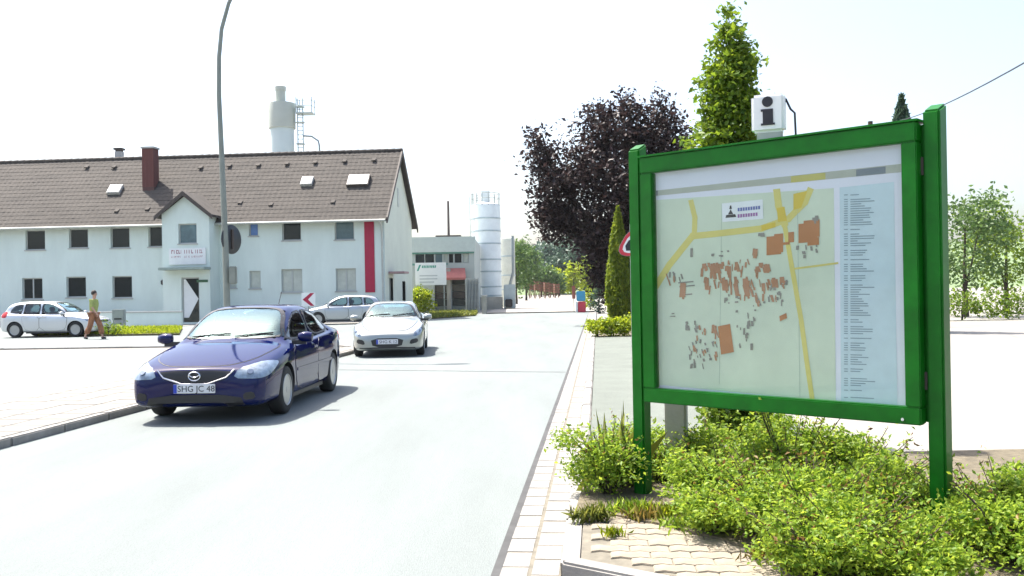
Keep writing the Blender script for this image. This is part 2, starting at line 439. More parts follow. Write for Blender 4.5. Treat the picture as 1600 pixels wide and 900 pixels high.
# zigzag pavers in front of the shrubs
isl = struct(MB().prism([(xr(5.1) + KR + 0.112, 5.1), (1.2, 4.48), (5, 2.4), (5.5, 6.88), (xr(6.88) + KR + 0.112, 6.88)], -0.1, 0.088).build('paver_island', M['joint']))
zz, pitch, zl = 0.022, 0.125, 0.225
poly = [(0.002, 0.002), (zl/4, zz+0.002), (zl/2, 0.002), (zl*.75, zz+0.002), (zl-0.002, 0.002), (zl-0.002, pitch-0.003), (zl*.75, pitch+zz-0.003), (zl/2, pitch-0.003), (zl/4, pitch+zz-0.003), (0.002, pitch-0.003)]
pvm = MB().prism(poly, 0, 0.05).mesh('zigzag_paver', M['paver'], bevel=0.004)
ang = math.atan(SLOPE)
cnt = 0
for j in range(-9, 17):
    for i in range(14):
        u, w = i * zl + (0.5 * zl if j % 2 else 0), j * pitch
        x = xr(5.3) + KR + 0.14 + u * math.cos(-ang) - w * math.sin(-ang)
        y = 5.05 + u * math.sin(-ang) + w * math.cos(-ang)
        if x > 2.9 or y > 6.62 or y < 4.62 - 0 * x: continue
        if x + 0.02 < xr(5.1) + KR + 0.16 + max(0, (5.12 - y)) / 0.88: continue
        cnt += 1
        if cnt > 290: continue
        link('paver', pvm, isl, (x, y, 0.047 + random.uniform(-0.003, 0.003)), (random.uniform(-0.006, 0.006), random.uniform(-0.006, 0.006), -ang + random.uniform(-0.01, 0.01)))
def bedpoly():
    pts = [ground(897, 806, 0.1), ground(960, 806, 0.1), ground(1040, 822, 0.1), ground(1120, 842, 0.1), ground(1200, 868, 0.1), ground(1262, 905, 0.1), ground(1330, 960, 0.1)]
    pts = [(p.x, p.y) for p in pts] + [(4.6, 3.9), (4.6, 8.2), (xr(8.1) + KR + 0.15, 8.1)]
    return pts
struct(MB().prism(bedpoly(), 0.0, 0.112).build('shrub_bed', M['soil']))

# rising ground and woods far behind the works
def hill_z(x, y):
    e = max(0.0, (y - 245) / 605)
    side = sstep_(-60, 90, x - 0.02 * y)
    return -0.5 + (6 + 40 * side) * (1 - (1 - e) ** 2) * (0.85 + 0.15 * math.sin(x * 0.011 + 1.2)) + 1.5 * math.sin(x * 0.035) * e
def sstep_(a, b, x): t = min(max((x - a) / (b - a), 0), 1); return t * t * (3 - 2 * t)
def hill():
    mb = MB(); nx, ny = 40, 14
    for j in range(ny + 1):
        for i in range(nx + 1):
            x = -420 + 900 * i / nx; y = 230 + 620 * j / ny
            e = max(0.0, (y - 245) / 605)
            z = hill_z(x, y)
            mb.v.append((x, y, z))
    for j in range(ny):
        for i in range(nx):
            a = j * (nx + 1) + i
            mb.f.append((a, a + 1, a + nx + 2, a + nx + 1)); mb.m.append(0)
    return mb
HB = hill()
struct(HB.build('hill', mat('far_meadow', (0.12, 0.17, 0.07), 0.95, var=0.3, scale=0.02), smooth=60))
wb = []
for k in range(420):
    y = 262 + 560 * random.random() ** 1.2; x = random.uniform(-0.005, 0.26) * y
    r = random.uniform(3.5, 6.5)
    wb.append((x, y, hill_z(x, y) + r * 0.7, r, r, r * random.uniform(0.9, 1.25)))
tag(link('woods', leaf_mesh('woods', clumps(wb, 1.6, 1.4, 9, 0.6), 1.9, LEAF['dark'], flat=0.2)),
    'hazy wooded hillside rising behind the concrete works', 'woods', kind='stuff')

# ================================================================== WHITE OFFICE BUILDING
B_ANG = R(-5.0)
BX, BY = -7.0, 51.3
bn = Vector((-math.sin(R(5)), -math.cos(R(5)), 0))       # facade normal, towards the camera
blg = thing('office_building', 'long white two-storey office building with brown tiled roof and gabled entrance bay', 'building', (BX, BY, 0), B_ANG)
BMAT = Matrix.Translation((BX, BY, 0)) @ Matrix.Rotation(B_ANG, 4, 'Z')
BINV = BMAT.inverted()
def fac(px, py, off=0.0):
    p = on_plane(px, py, Vector((BX, BY, 0)) + bn * off, bn)
    return BINV @ p
DEP, EAVE, RIDGE, OVH, BL = 7.8, 6.0, 9.95, 0.55, 30.0
TAN = (RIDGE - EAVE) / (DEP / 2)
def wall_cells(mb, x0, x1, z0, z1, holes, y, depth, mi=0):
    """front sheet at y with rectangular holes and reveals going back by depth"""
    xs = sorted({x0, x1, *[h[0] for h in holes], *[h[1] for h in holes]})
    zs = sorted({z0, z1, *[h[2] for h in holes], *[h[3] for h in holes]})
    for i in range(len(xs) - 1):
        for j in range(len(zs) - 1):
            cx, cz = (xs[i] + xs[i+1]) / 2, (zs[j] + zs[j+1]) / 2
            if any(h[0] < cx < h[1] and h[2] < cz < h[3] for h in holes): continue
            mb.add([(xs[i], y, zs[j]), (xs[i+1], y, zs[j]), (xs[i+1], y, zs[j+1]), (xs[i], y, zs[j+1])], [(0, 1, 2, 3)], mi)
    for (a, b, c, d) in holes:
        mb.add([(a, y, c), (a, y + depth, c), (a, y + depth, d), (a, y, d)], [(0, 1, 2, 3)], mi)
        mb.add([(b, y, c), (b, y + depth, c), (b, y + depth, d), (b, y, d)], [(3, 2, 1, 0)], mi)
        mb.add([(a, y, d), (b, y, d), (b, y + depth, d), (a, y + depth, d)], [(3, 2, 1, 0)], mi)
        mb.add([(a, y, c), (b, y, c), (b, y + depth, c), (a, y + depth, c)], [(0, 1, 2, 3)], mi)
def window(parent, a, b, c, d, y, pane, depth=0.16, mull=1, sill=True, blind=None):
    fr = MB(); t = 0.06
    fr.box(a, b, y + depth - 0.05, y + depth, c, c + t).box(a, b, y + depth - 0.05, y + depth, d - t, d)
    fr.box(a, a + t, y + depth - 0.052, y + depth - 0.002, c + t, d - t).box(b - t, b, y + depth - 0.052, y + depth - 0.002, c + t, d - t)
    for k in range(1, mull + 1):
        x = a + (b - a) * k / (mull + 1)
        fr.box(x - 0.035, x + 0.035, y + depth - 0.054, y + depth - 0.004, c + t, d - t)
    w = fr.build('window', M['white_frame'], parent)
    box_part('pane', pane, w, a + 0.01, b - 0.01, y + depth - 0.02, y + depth + 0.01, c + 0.01, d - 0.01)
    if sill: box_part('sill', M['sill'], w, a - 0.06, b + 0.06, y - 0.07, y + 0.05, c - 0.06, c + 0.004, bevel=0.008)
    return w
upper = [(173, 202, 355, 388, 'glass_dark', 0), (232, 256, 353, 386, 'glass_dark', 0), (389, 403, 346, 369, 'glass_sky', 0), (441, 470, 346, 376, 'glass_dark', 0), (523, 553, 342, 375, 'glass_blue', 0), (108, 137, 357, 388, 'glass_dark', 0), (40, 70, 359, 391, 'glass_dark', 0)]
lower = [(176, 206, 431, 466, 'glass_dark', 0), (390, 407, 423, 451, 'blind', 0), (440, 472, 420, 457, 'blind', 1), (525, 556, 419, 455, 'blind', 1), (104, 134, 432, 465, 'glass_dark', 0), (35, 66, 434, 468, 'glass_dark', 1), (358, 369, 424, 450, 'blind', 0)]
holes = []
for (a, b, c, d, k, mu) in upper + lower:
    p, q = fac(a, d), fac(b, c)
    holes.append((p.x, q.x, p.z, q.z, k, mu))
mb = MB()
wall_cells(mb, -BL, 0, -0.2, EAVE, [h[:4] for h in holes], 0, 0.2)
mb.add([(-BL, DEP, -0.2), (0, DEP, -0.2), (0, DEP, EAVE), (-BL, DEP, EAVE)], [(3, 2, 1, 0)])
mb.add([(-BL, 0, -0.2), (-BL, DEP, -0.2), (-BL, DEP, EAVE), (-BL, DEP / 2, RIDGE - 0.12), (-BL, 0, EAVE)], [(4, 3, 2, 1, 0)])
mb.build('wall', M['plaster'], blg)
# gable end wall with openings, its own panel
gp = MB()
gh = [(1.0, 2.0, 0.0, 2.35), (4.6, 5.5, 0.9, 2.2), (3.55, 3.95, 6.6, 7.7)]
ys = sorted({0, DEP, DEP / 2, *[h[0] for h in gh], *[h[1] for h in gh]})
zs = sorted({-0.2, EAVE, *[h[2] for h in gh if h[2] < EAVE], *[h[3] for h in gh if h[3] < EAVE]})
for i in range(len(ys) - 1):
    for j in range(len(zs) - 1):
        cy, cz = (ys[i] + ys[i+1]) / 2, (zs[j] + zs[j+1]) / 2
        if any(h[0] < cy < h[1] and h[2] < cz < h[3] for h in gh): continue
        gp.add([(0, ys[i], zs[j]), (0, ys[i+1], zs[j]), (0, ys[i+1], zs[j+1]), (0, ys[i], zs[j+1])], [(0, 1, 2, 3)])
gp.add([(0, 0, EAVE), (0, DEP, EAVE), (0, DEP / 2, RIDGE - 0.12)], [(0, 1, 2)])
gp.build('gable_wall', M['plaster_side'], blg)
dr = box_part('door', mat('grey_door', (0.14, 0.16, 0.15), 0.5, var=0.1), blg, -0.18, -0.12, 1.0, 2.0, 0.0, 2.35)
box_part('handle', M['chrome'], dr, -0.115, -0.07, 1.85, 1.89, 1.0, 1.14)
box_part('door_canopy', mat('pink_canopy', (0.35, 0.22, 0.22), 0.6), blg, 0.005, 0.9, 0.8, 2.2, 2.6, 2.72, bevel=0.02)
wg = box_part('window', M['glass_dark'], blg, -0.14, -0.10, 4.6, 5.5, 0.9, 2.2)
box_part('sill', M['sill'], wg, -0.09, 0.06, 4.55, 5.55, 0.83, 0.9)
box_part('louvre', mat('gable_louvre', (0.50, 0.52, 0.47), 0.7), blg, 0.002, 0.03, 3.55, 3.95, 6.6, 7.7)
for h in holes:
    window(blg, h[0], h[1], h[2], h[3], 0, M[h[4]], mull=h[5])
# roof: courses of tiles as stepped real geometry
def tiled_roof(x0, x1, y0, z0, y1, z1, course=0.34, wave=0.30, amp=0.009, both=True):
    L = math.hypot(y1 - y0, z1 - z0); n = max(2, int(L / course))
    nx = int((x1 - x0) / (wave / 4)); mb = MB()
    dy, dz = (y1 - y0) / L, (z1 - z0) / L; ny, nz = -dz, dy
    if y1 < y0: ny, nz = dz, -dy
    for k in range(n):
        t0, t1 = L * k / n, L * (k + 1) / n + 0.03
        row = len(mb.v)
        jit = random.uniform(-0.012, 0.012)
        for i in range(nx + 1):
            x = x0 + (x1 - x0) * i / nx
            a = amp * math.cos(2 * math.pi * (x + jit) / wave) + random.uniform(-0.004, 0.004)
            lo, hi = 0.038 + a, 0.025 + a
            mb.v.append((x, y0 + dy * t0 + ny * (lo - 0.05), z0 + dz * t0 + nz * (lo - 0.05)))
            mb.v.append((x, y0 + dy * t0 + ny * lo, z0 + dz * t0 + nz * lo))
            mb.v.append((x, y0 + dy * t1 + ny * hi, z0 + dz * t1 + nz * hi))
        for i in range(nx):
            a = row + i * 3
            f1, f2 = (a, a + 3, a + 4, a + 1), (a + 1, a + 4, a + 5, a + 2)
            if y1 < y0: f1, f2 = f1[::-1], f2[::-1]
            mb.f += [f1, f2]; mb.m += [0, 0]
    return mb
EZ = EAVE - OVH * TAN + 0.12
rf = tiled_roof(-BL - 0.3, 0.28, -OVH, EZ, DEP / 2, RIDGE).build('roof', M['roof'], blg, smooth=35)
tag(rf, kind='stuff')
deck = MB()
deck.add([(-BL - 0.3, -OVH, EZ - 0.1), (0.28, -OVH, EZ - 0.1), (0.28, DEP / 2, RIDGE - 0.1), (-BL - 0.3, DEP / 2, RIDGE - 0.1)], [(3, 2, 1, 0)])
deck.add([(-BL - 0.3, DEP + OVH, EZ), (0.28, DEP + OVH, EZ), (0.28, DEP / 2, RIDGE), (-BL - 0.3, DEP / 2, RIDGE)], [(0, 1, 2, 3)])
deck.build('roof_deck', M['dark_trim'], blg)
rc = MB()
for i in range(70):
    x = -BL - 0.3 + i * 0.437
    rc.tube([(x, DEP / 2, RIDGE + 0.02), (x + 0.44, DEP / 2, RIDGE + 0.035)], [0.12, 0.13], 10)
tag(rc.build('ridge_tiles', M['roof'], blg, smooth=50), kind='stuff')
bb = MB()
for (ya, yb) in ((-OVH - 0.02, DEP / 2), (DEP + OVH + 0.02, DEP / 2)):
    bb.add([(0.24, ya, EZ - 0.22), (0.32, ya, EZ - 0.22), (0.32, ya, EZ + 0.1), (0.24, ya, EZ + 0.1), (0.24, yb, RIDGE - 0.22), (0.32, yb, RIDGE - 0.22), (0.32, yb, RIDGE + 0.1), (0.24, yb, RIDGE + 0.1)],
           [(0, 1, 2, 3), (1, 5, 6, 2), (0, 4, 5, 1), (3, 2, 6, 7), (0, 3, 7, 4)])
bb.build('barge_board', M['dark_trim'], blg)
gut = MB().tube([(-BL, -OVH - 0.06, EZ - 0.04), (0.2, -OVH - 0.06, EZ - 0.06)], 0.07, 8)
gut.build('gutter', mat('pale_gutter', (0.42, 0.44, 0.40), 0.5, 0.2), blg, smooth=60)
MB().tube([(-0.12, -OVH - 0.05, EZ - 0.08), (-0.12, -0.1, EZ - 0.45), (-0.12, -0.1, 0.1)], 0.05, 8).build('downpipe', mat('pale_downpipe', (0.48, 0.50, 0.48), 0.5, 0.2), blg, smooth=60)
box_part('plinth', M['sill'], blg, -BL, 0.02, -0.03, 0.03, -0.1, 0.28)
# crimson vertical band by the corner
p, q = fac(571, 457), fac(584, 330)
box_part('painted_band', M['red'], blg, p.x, q.x, -0.045, 0.0, max(0.4, p.z), EAVE - 0.15, bevel=0.008)
# roof furniture
rn = (BMAT.to_3x3() @ Vector((0, -TAN, 1))).normalized()
rp0 = BMAT @ Vector((0, 0, EAVE + 0.12))
def roofpt(px, py): return BINV @ on_plane(px, py, rp0, rn)
SL = math.atan(TAN)
def skylight(px0, px1, py0, py1, glass, frame):
    a, b = roofpt((px0 + px1) / 2, py1), roofpt((px0 + px1) / 2, py0)
    w = abs(roofpt(px1, (py0 + py1) / 2).x - roofpt(px0, (py0 + py1) / 2).x) / 2
    L = (b - a).length
    M4 = Matrix.Translation(a) @ Matrix.Rotation(SL, 4, 'X')
    f = MB().box(-w - 0.05, w + 0.05, -0.05, L + 0.05, -0.05, 0.16, M4=M4).build('skylight', frame, blg)
    MB().box(-w, w, 0.0, L, 0.16, 0.185, M4=M4).build('pane', glass, f)
    return f
bright = mat('skylight_glass', (0.55, 0.6, 0.62), 0.08, 0.75, var=0.05)
skylight(169, 186, 293, 303, bright, M['sill'])
skylight(471, 486, 280, 290, bright, M['sill'])
skylight(543, 574, 277, 291, bright, M['dark_trim'])
a = roofpt(235, 290)
ch = MB().box(a.x - 0.34, a.x + 0.34, a.y - 0.3, a.y + 0.38, a.z - 0.8, a.z + 2.15)
co = ch.build('chimney', mat('chimney_joint', (0.10, 0.05, 0.045), 0.9), blg)
bm1 = MB().box(0, 0.222, -0.012, 0.1, 0, 0.088).mesh('brick_mesh', M['brick'])
for face in range(2):
    for j in range(22):
        for i in range(3):
            z = a.z - 0.1 + j * 0.1
            if face == 0: link('brick', bm1, co, (a.x - 0.345 + i * 0.232, a.y - 0.3, z))
            else: link('brick', bm1, co, (a.x + 0.34, a.y - 0.3 + i * 0.226, z), (0, 0, R(90)))
box_part('chimney_cap', M['sill'], co, a.x - 0.4, a.x + 0.4, a.y - 0.36, a.y + 0.44, a.z + 2.15, a.z + 2.25)
a2 = BINV @ at(184, 252, 57.6)
c2 = box_part('chimney', M['sill'], blg, a2.x - 0.2, a2.x + 0.2, a2.y, a2.y + 0.4, a2.z - 0.8, a2.z + 0.62)
box_part('chimney_cap', M['dark_trim'], c2, a2.x - 0.26, a2.x + 0.26, a2.y - 0.05, a2.y + 0.45, a2.z + 0.72, a2.z + 0.84)
box_part('cap_leg', M['dark_trim'], c2, a2.x - 0.18, a2.x + 0.18, a2.y + 0.05, a2.y + 0.35, a2.z + 0.62, a2.z + 0.72)
for (px, py) in ((135, 262), (178, 262), (313, 263), (358, 260), (403, 259), (448, 257), (492, 255), (538, 253), (584, 251), (182, 331), (230, 328), (423, 321), (520, 317), (375, 318)):
    v = roofpt(px, py)
    M4 = Matrix.Translation(v) @ Matrix.Rotation(SL, 4, 'X')
    MB().add([M4 @ Vector(c) for c in ((-0.13, -0.06, 0.02), (0.13, -0.06, 0.02), (0.10, -0.06, 0.09), (-0.10, -0.06, 0.09), (-0.13, 0.25, 0.02), (0.13, 0.25, 0.02))],
             [(0, 1, 2, 3), (1, 5, 2), (0, 3, 4), (3, 2, 5, 4)]).build('vent_tile', M['roof'], blg)

# gabled entrance bay
BO = 1.35
pa, pb = fac(255, 480, BO), fac(329, 480, BO)
bx0, bx1 = pa.x, pb.x
bz = fac(292, 334, BO).z; ba = fac(292, 303, BO).z
w1 = (fac(279, 381, BO), fac(307, 349, BO)); dd = (fac(284, 492, BO), fac(311, 433, BO))
bh = [(w1[0].x, w1[1].x, w1[0].z, w1[1].z), (dd[0].x, dd[1].x, 0.1, dd[1].z)]
bay = MB()
wall_cells(bay, bx0, bx1, -0.2, bz, bh, -BO, 0.2)
xc = (bx0 + bx1) / 2
bay.add([(bx0, -BO, bz), (bx1, -BO, bz), (xc, -BO, ba - 0.1)], [(0, 1, 2)])
bay.add([(bx1, -BO, -0.2), (bx1, 0, -0.2), (bx1, 0, bz), (bx1, -BO, bz)], [(0, 1, 2, 3)])
bay.add([(bx0, -BO, -0.2), (bx0, 0, -0.2), (bx0, 0, bz), (bx0, -BO, bz)], [(3, 2, 1, 0)])
bo = bay.build('entrance_bay', M['plaster'], blg)
tb = (ba - bz) / (xc - bx0)
rb = MB()
for s in (-1, 1):
    xe = xc + s * (xc - bx0 + 0.28); ze = bz - 0.28 * tb
    yb_ridge = (ba + 0.1 - EAVE) / TAN; yb_e = (ze + 0.1 - EAVE) / TAN
    lo = [(xe, -BO - 0.3, ze), (xc, -BO - 0.3, ba), (xc, yb_ridge, ba), (xe, max(yb_e, -0.5), ze)]
    vs_ = [Vector(p) for p in lo] + [Vector(p) + Vector((0, 0, 0.14)) for p in lo]
    fs_ = [(0, 1, 2, 3), (7, 6, 5, 4), (0, 4, 5, 1), (3, 7, 4, 0), (2, 6, 7, 3)]
    rb.add(vs_, fs_ if s > 0 else [f[::-1] for f in fs_])
rbo = rb.build('bay_roof', M['roof'], blg)
fb = MB()
for s in (-1, 1):
    xe = xc + s * (xc - bx0 + 0.30); ze = bz - 0.30 * tb
    fb.add([(xe, -BO - 0.33, ze - 0.1), (xc, -BO - 0.33, ba - 0.12), (xc, -BO - 0.33, ba + 0.13), (xe, -BO - 0.33, ze + 0.12), (xe, -BO - 0.27, ze - 0.1), (xc, -BO - 0.27, ba - 0.12), (xc, -BO - 0.27, ba + 0.13), (xe, -BO - 0.27, ze + 0.12)],
           [(0, 1, 2, 3), (3, 2, 6, 7), (0, 4, 5, 1), (0, 3, 7, 4)])
fb.build('barge_board', M['dark_trim'], rbo)
window(blg, *bh[0], -BO, M['glass_blue'], mull=0)
en = MB(); a, b, c, d = bh[1]
en.box(a, a + 0.07, -BO + 0.1, -BO + 0.16, c, d).box(b - 0.07, b, -BO + 0.1, -BO + 0.16, c, d).box(a + 0.07, b - 0.07, -BO + 0.1, -BO + 0.16, d - 0.07, d)
eo = en.build('entrance_door', M['white_frame'], blg)
box_part('pane', M['glass_dark'], eo, a + 0.07, b - 0.07, -BO + 0.12, -BO + 0.14, c, d - 0.07)
# pale notice with a pointed edge on the door glass
MB().prism_y([(a + 0.09, c + 0.25), (a + 0.36, c + 0.25), (b - 0.10, (c + d) / 2 + 0.05), (a + 0.20, d - 0.1), (a + 0.09, d - 0.1)], -BO + 0.105, -BO + 0.118).build('door_banner', M['white_sign'], eo)
ca, cb = fac(262, 421, BO), fac(327, 417, BO)
box_part('door_canopy', mat('grey_green_canopy', (0.26, 0.32, 0.29), 0.6), blg, ca.x - 0.15, cb.x + 0.1, -BO - 0.85, -BO - 0.002, ca.z - 0.06, ca.z + 0.08, bevel=0.02)
sa, sb = fac(265, 414, BO), fac(322, 387, BO)
sg = box_part('name_board', M['white_sign'], blg, sa.x, sb.x, -BO - 0.08, -BO - 0.003, sa.z, sb.z, bevel=0.01)
lt = MB(); x = sa.x + 0.14; zt_ = sb.z
rowz = [(zt_ - 0.30, zt_ - 0.10), (zt_ - 0.52, zt_ - 0.43)]
for ri, (z0, z1) in enumerate(rowz):
    x = sa.x + 0.15
    while x < sb.x - 0.2:
        w = random.uniform(0.05, 0.11) * (1 if ri == 0 else 0.6)
        if random.random() > 0.18:
            lt.box(x, x + w * 0.35, -BO - 0.084, -BO - 0.08, z0, z1)
            if random.random() > 0.4: lt.box(x + w * 0.35, x + w, -BO - 0.084, -BO - 0.08, z1 - (z1 - z0) * 0.28, z1)
            if random.random() > 0.5: lt.box(x + w * 0.35, x + w, -BO - 0.084, -BO - 0.08, z0, z0 + (z1 - z0) * 0.25)
        x += w + 0.035
lt.build('lettering', mat('mauve_lettering', (0.32, 0.11, 0.14), 0.6), sg)
sl = fac(246, 440)
wl = MB().lathe([(0.05, 0), (0.11, 0.04), (0.13, 0.22), (0.06, 0.3)], 10, c=(sl.x + 0.4, -0.16, sl.z - 0.2)).box(sl.x + 0.37, sl.x + 0.43, -0.12, 0.0, sl.z + 0.02, sl.z + 0.08)
wl.build('wall_lamp', M['black'], blg)
hn = fac(324, 440, 0.0)
box_part('house_number_sign', mat('dark_green_enamel', (0.02, 0.09, 0.04), 0.4), blg, bx1 - 0.75, bx1 - 0.12, -BO - 0.03, -BO - 0.002, fac(320, 441, BO).z, fac(320, 437, BO).z)

# low white wall panels, meter box and verge in front of the office
def low_wall(px0, px1, label):
    g0, g1 = ground(px0, 511), ground(px1, 510)
    t = thing('garden_wall', label, 'wall', g0, math.atan2(g1.y - g0.y, g1.x - g0.x), 'low white walls in front of the office')
    L = (g1 - g0).length
    box_part('panel', M['plaster'], t, 0, L, 0, 0.18, -0.1, 0.72)
    box_part('coping', M['sill'], t, -0.03, L + 0.03, -0.04, 0.22, 0.72, 0.79, bevel=0.01)
low_wall(20, 176, 'low white garden wall behind the walking person')
low_wall(197, 283, 'low white garden wall in front of the entrance bay')
g = ground(186, 514)
mbx = thing('meter_cabinet', 'small grey metal cabinet on legs between the low white walls', 'cabinet', g)
box_part('cabinet', M['galv'], mbx, -0.28, 0.28, -0.12, 0.16, 0.42, 0.95, bevel=0.015)
for s in (-1, 1): box_part('leg', M['galv'], mbx, s * 0.25 - 0.03, s * 0.25 + 0.03, -0.02, 0.04, -0.05, 0.42)
box_part('vent_strip', M['black'], mbx, -0.18, 0.18, -0.125, -0.119, 0.46, 0.53)
vp = [ground(60, 527), ground(280, 524), ground(285, 514), ground(60, 517)]
struct(MB().prism([(v.x, v.y) for v in vp], -0.05, 0.08).build('verge', mat('verge_soil', (0.10, 0.085, 0.04), 0.95, var=0.3)))
gp_ = []
for k in range(9000):
    u, v = random.random(), random.random()
    p = vp[0].lerp(vp[1], u).lerp(vp[3].lerp(vp[2], u), v)
    gp_.append((p.x, p.y, 0.08 + random.random() * 0.10))
tag(link('verge_grass', leaf_mesh('verge_grass', gp_, 0.14, LEAF['lime'], updir=(0, 0, 0.9), aspect=0.3)), 'yellow-green grass strip along the low white wall', 'grass', kind='stuff')
g = ground(164, 526)
blob_tree('clipped_shrub', 'small dark green shrub at the end of the grass strip', (g.x, g.y + 0.3, 0.05), [(0, 0, 0.28, 0.42, 0.35, 0.28), (0.35, 0.1, 0.22, 0.3, 0.3, 0.22)], LEAF['tree'], 0.10, 120, 0.10, 14, 0.2, 0.03, cat='shrub')

# ================================================================== LAMP POST
lg = ground(356, 556); lg = Vector((at(356, 500, 23.3).x, 23.3, 0.09))
lp = thing('street_lamp', 'tall grey street lamp with curved arm behind the blue car', 'street lamp', lg)
pts, rad = [], []
for (px, py) in ((356, 500), (352, 380), (347, 260), (342, 150), (342, 90), (346, 45), (357, 5), (374, -30), (398, -55), (430, -72)):
    p = at(px, py, 23.3) - lg
    pts.append((p.x, 0, p.z)); rad.append(0.088 if py > 400 else 0.08 - (400 - py) * 0.00008)
pts[0] = (pts[0][0], 0, 0)
MB().tube([(pts[0][0], 0, -0.1)] + pts, [0.095] + rad, 12).build('pole', M['pole'], lp, smooth=60)
e = Vector(pts[-1])
hd = MB().add([], [])
hd.lathe([(0.02, -0.02), (0.07, 0.0), (0.15, 0.2), (0.16, 0.5), (0.10, 0.72), (0.02, 0.76)], 12, axis='x', c=(e.x - 0.05, 0, e.z))
lh = hd.build('lamp_head', M['galv'], lp, smooth=50)
box_part('diffuser', M['white_sign'], lh, e.x + 0.1, e.x + 0.6, -0.1, 0.1, e.z - 0.17, e.z - 0.12)
box_part('access_door', M['galv'], lp, -0.04, 0.04, -0.1, -0.09, 0.6, 0.95)
sc_ = at(362, 374, 23.5)
ts = thing('round_traffic_sign', 'dark back of a round traffic sign mounted on the curved lamp post', 'traffic sign', sc_)
ts.rotation_euler = (0, 0, R(66))
MB().lathe([(0.36, 0.0), (0.375, 0.012), (0.36, 0.03), (0.0, 0.03)], 28, axis='y').build('disc', mat('sign_back_dark', (0.035, 0.04, 0.045), 0.5, 0.2), ts, smooth=40)
MB().box(-0.03, 0.03, -0.05, -0.002, -0.25, 0.25).build('bracket', M['dark_trim'], ts)
mbx2 = at(364, 430, 23.2)
tag(MB().box(-0.09, 0.09, -0.06, 0.08, -0.22, 0.22).build('switch_box', M['pole'], None, bevel=0.02, loc=mbx2), 'small grey box strapped to the lamp post below the round sign', 'box')

# ================================================================== CARS
def pchip(xs, ys):
    xs, ys = np.array(xs, float), np.array(ys, float)
    h = np.diff(xs); d = np.diff(ys) / h
    m = np.zeros(len(xs)); m[0], m[-1] = d[0], d[-1]
    for i in range(1, len(xs) - 1):
        if d[i-1] * d[i] > 0:
            w1, w2 = 2 * h[i] + h[i-1], h[i] + 2 * h[i-1]
            m[i] = (w1 + w2) / (w1 / d[i-1] + w2 / d[i])
    def f(x):
        x = min(max(x, xs[0]), xs[-1])
        i = min(max(int(np.searchsorted(xs, x)) - 1, 0), len(h) - 1)
        t = (x - xs[i]) / h[i]
        return ((1+2*t)*(1-t)**2*ys[i] + t*(1-t)**2*h[i]*m[i] + t*t*(3-2*t)*ys[i+1] + t*t*(t-1)*h[i]*m[i+1])
    return f
def tab(t): t = sorted(t); return pchip([a for a, b in t], [b for a, b in t])
def sstep(a, b, x): t = min(max((x - a) / (b - a), 0), 1); return t * t * (3 - 2 * t)
def chaikin(p, n=2):
    for _ in range(n):
        q = []
        for i in range(len(p)):
            a, b = Vector(p[i]), Vector(p[(i+1) % len(p)])
            q += [a * 0.78 + b * 0.22, a * 0.22 + b * 0.78]
        p = q
    return [tuple(v) for v in p]
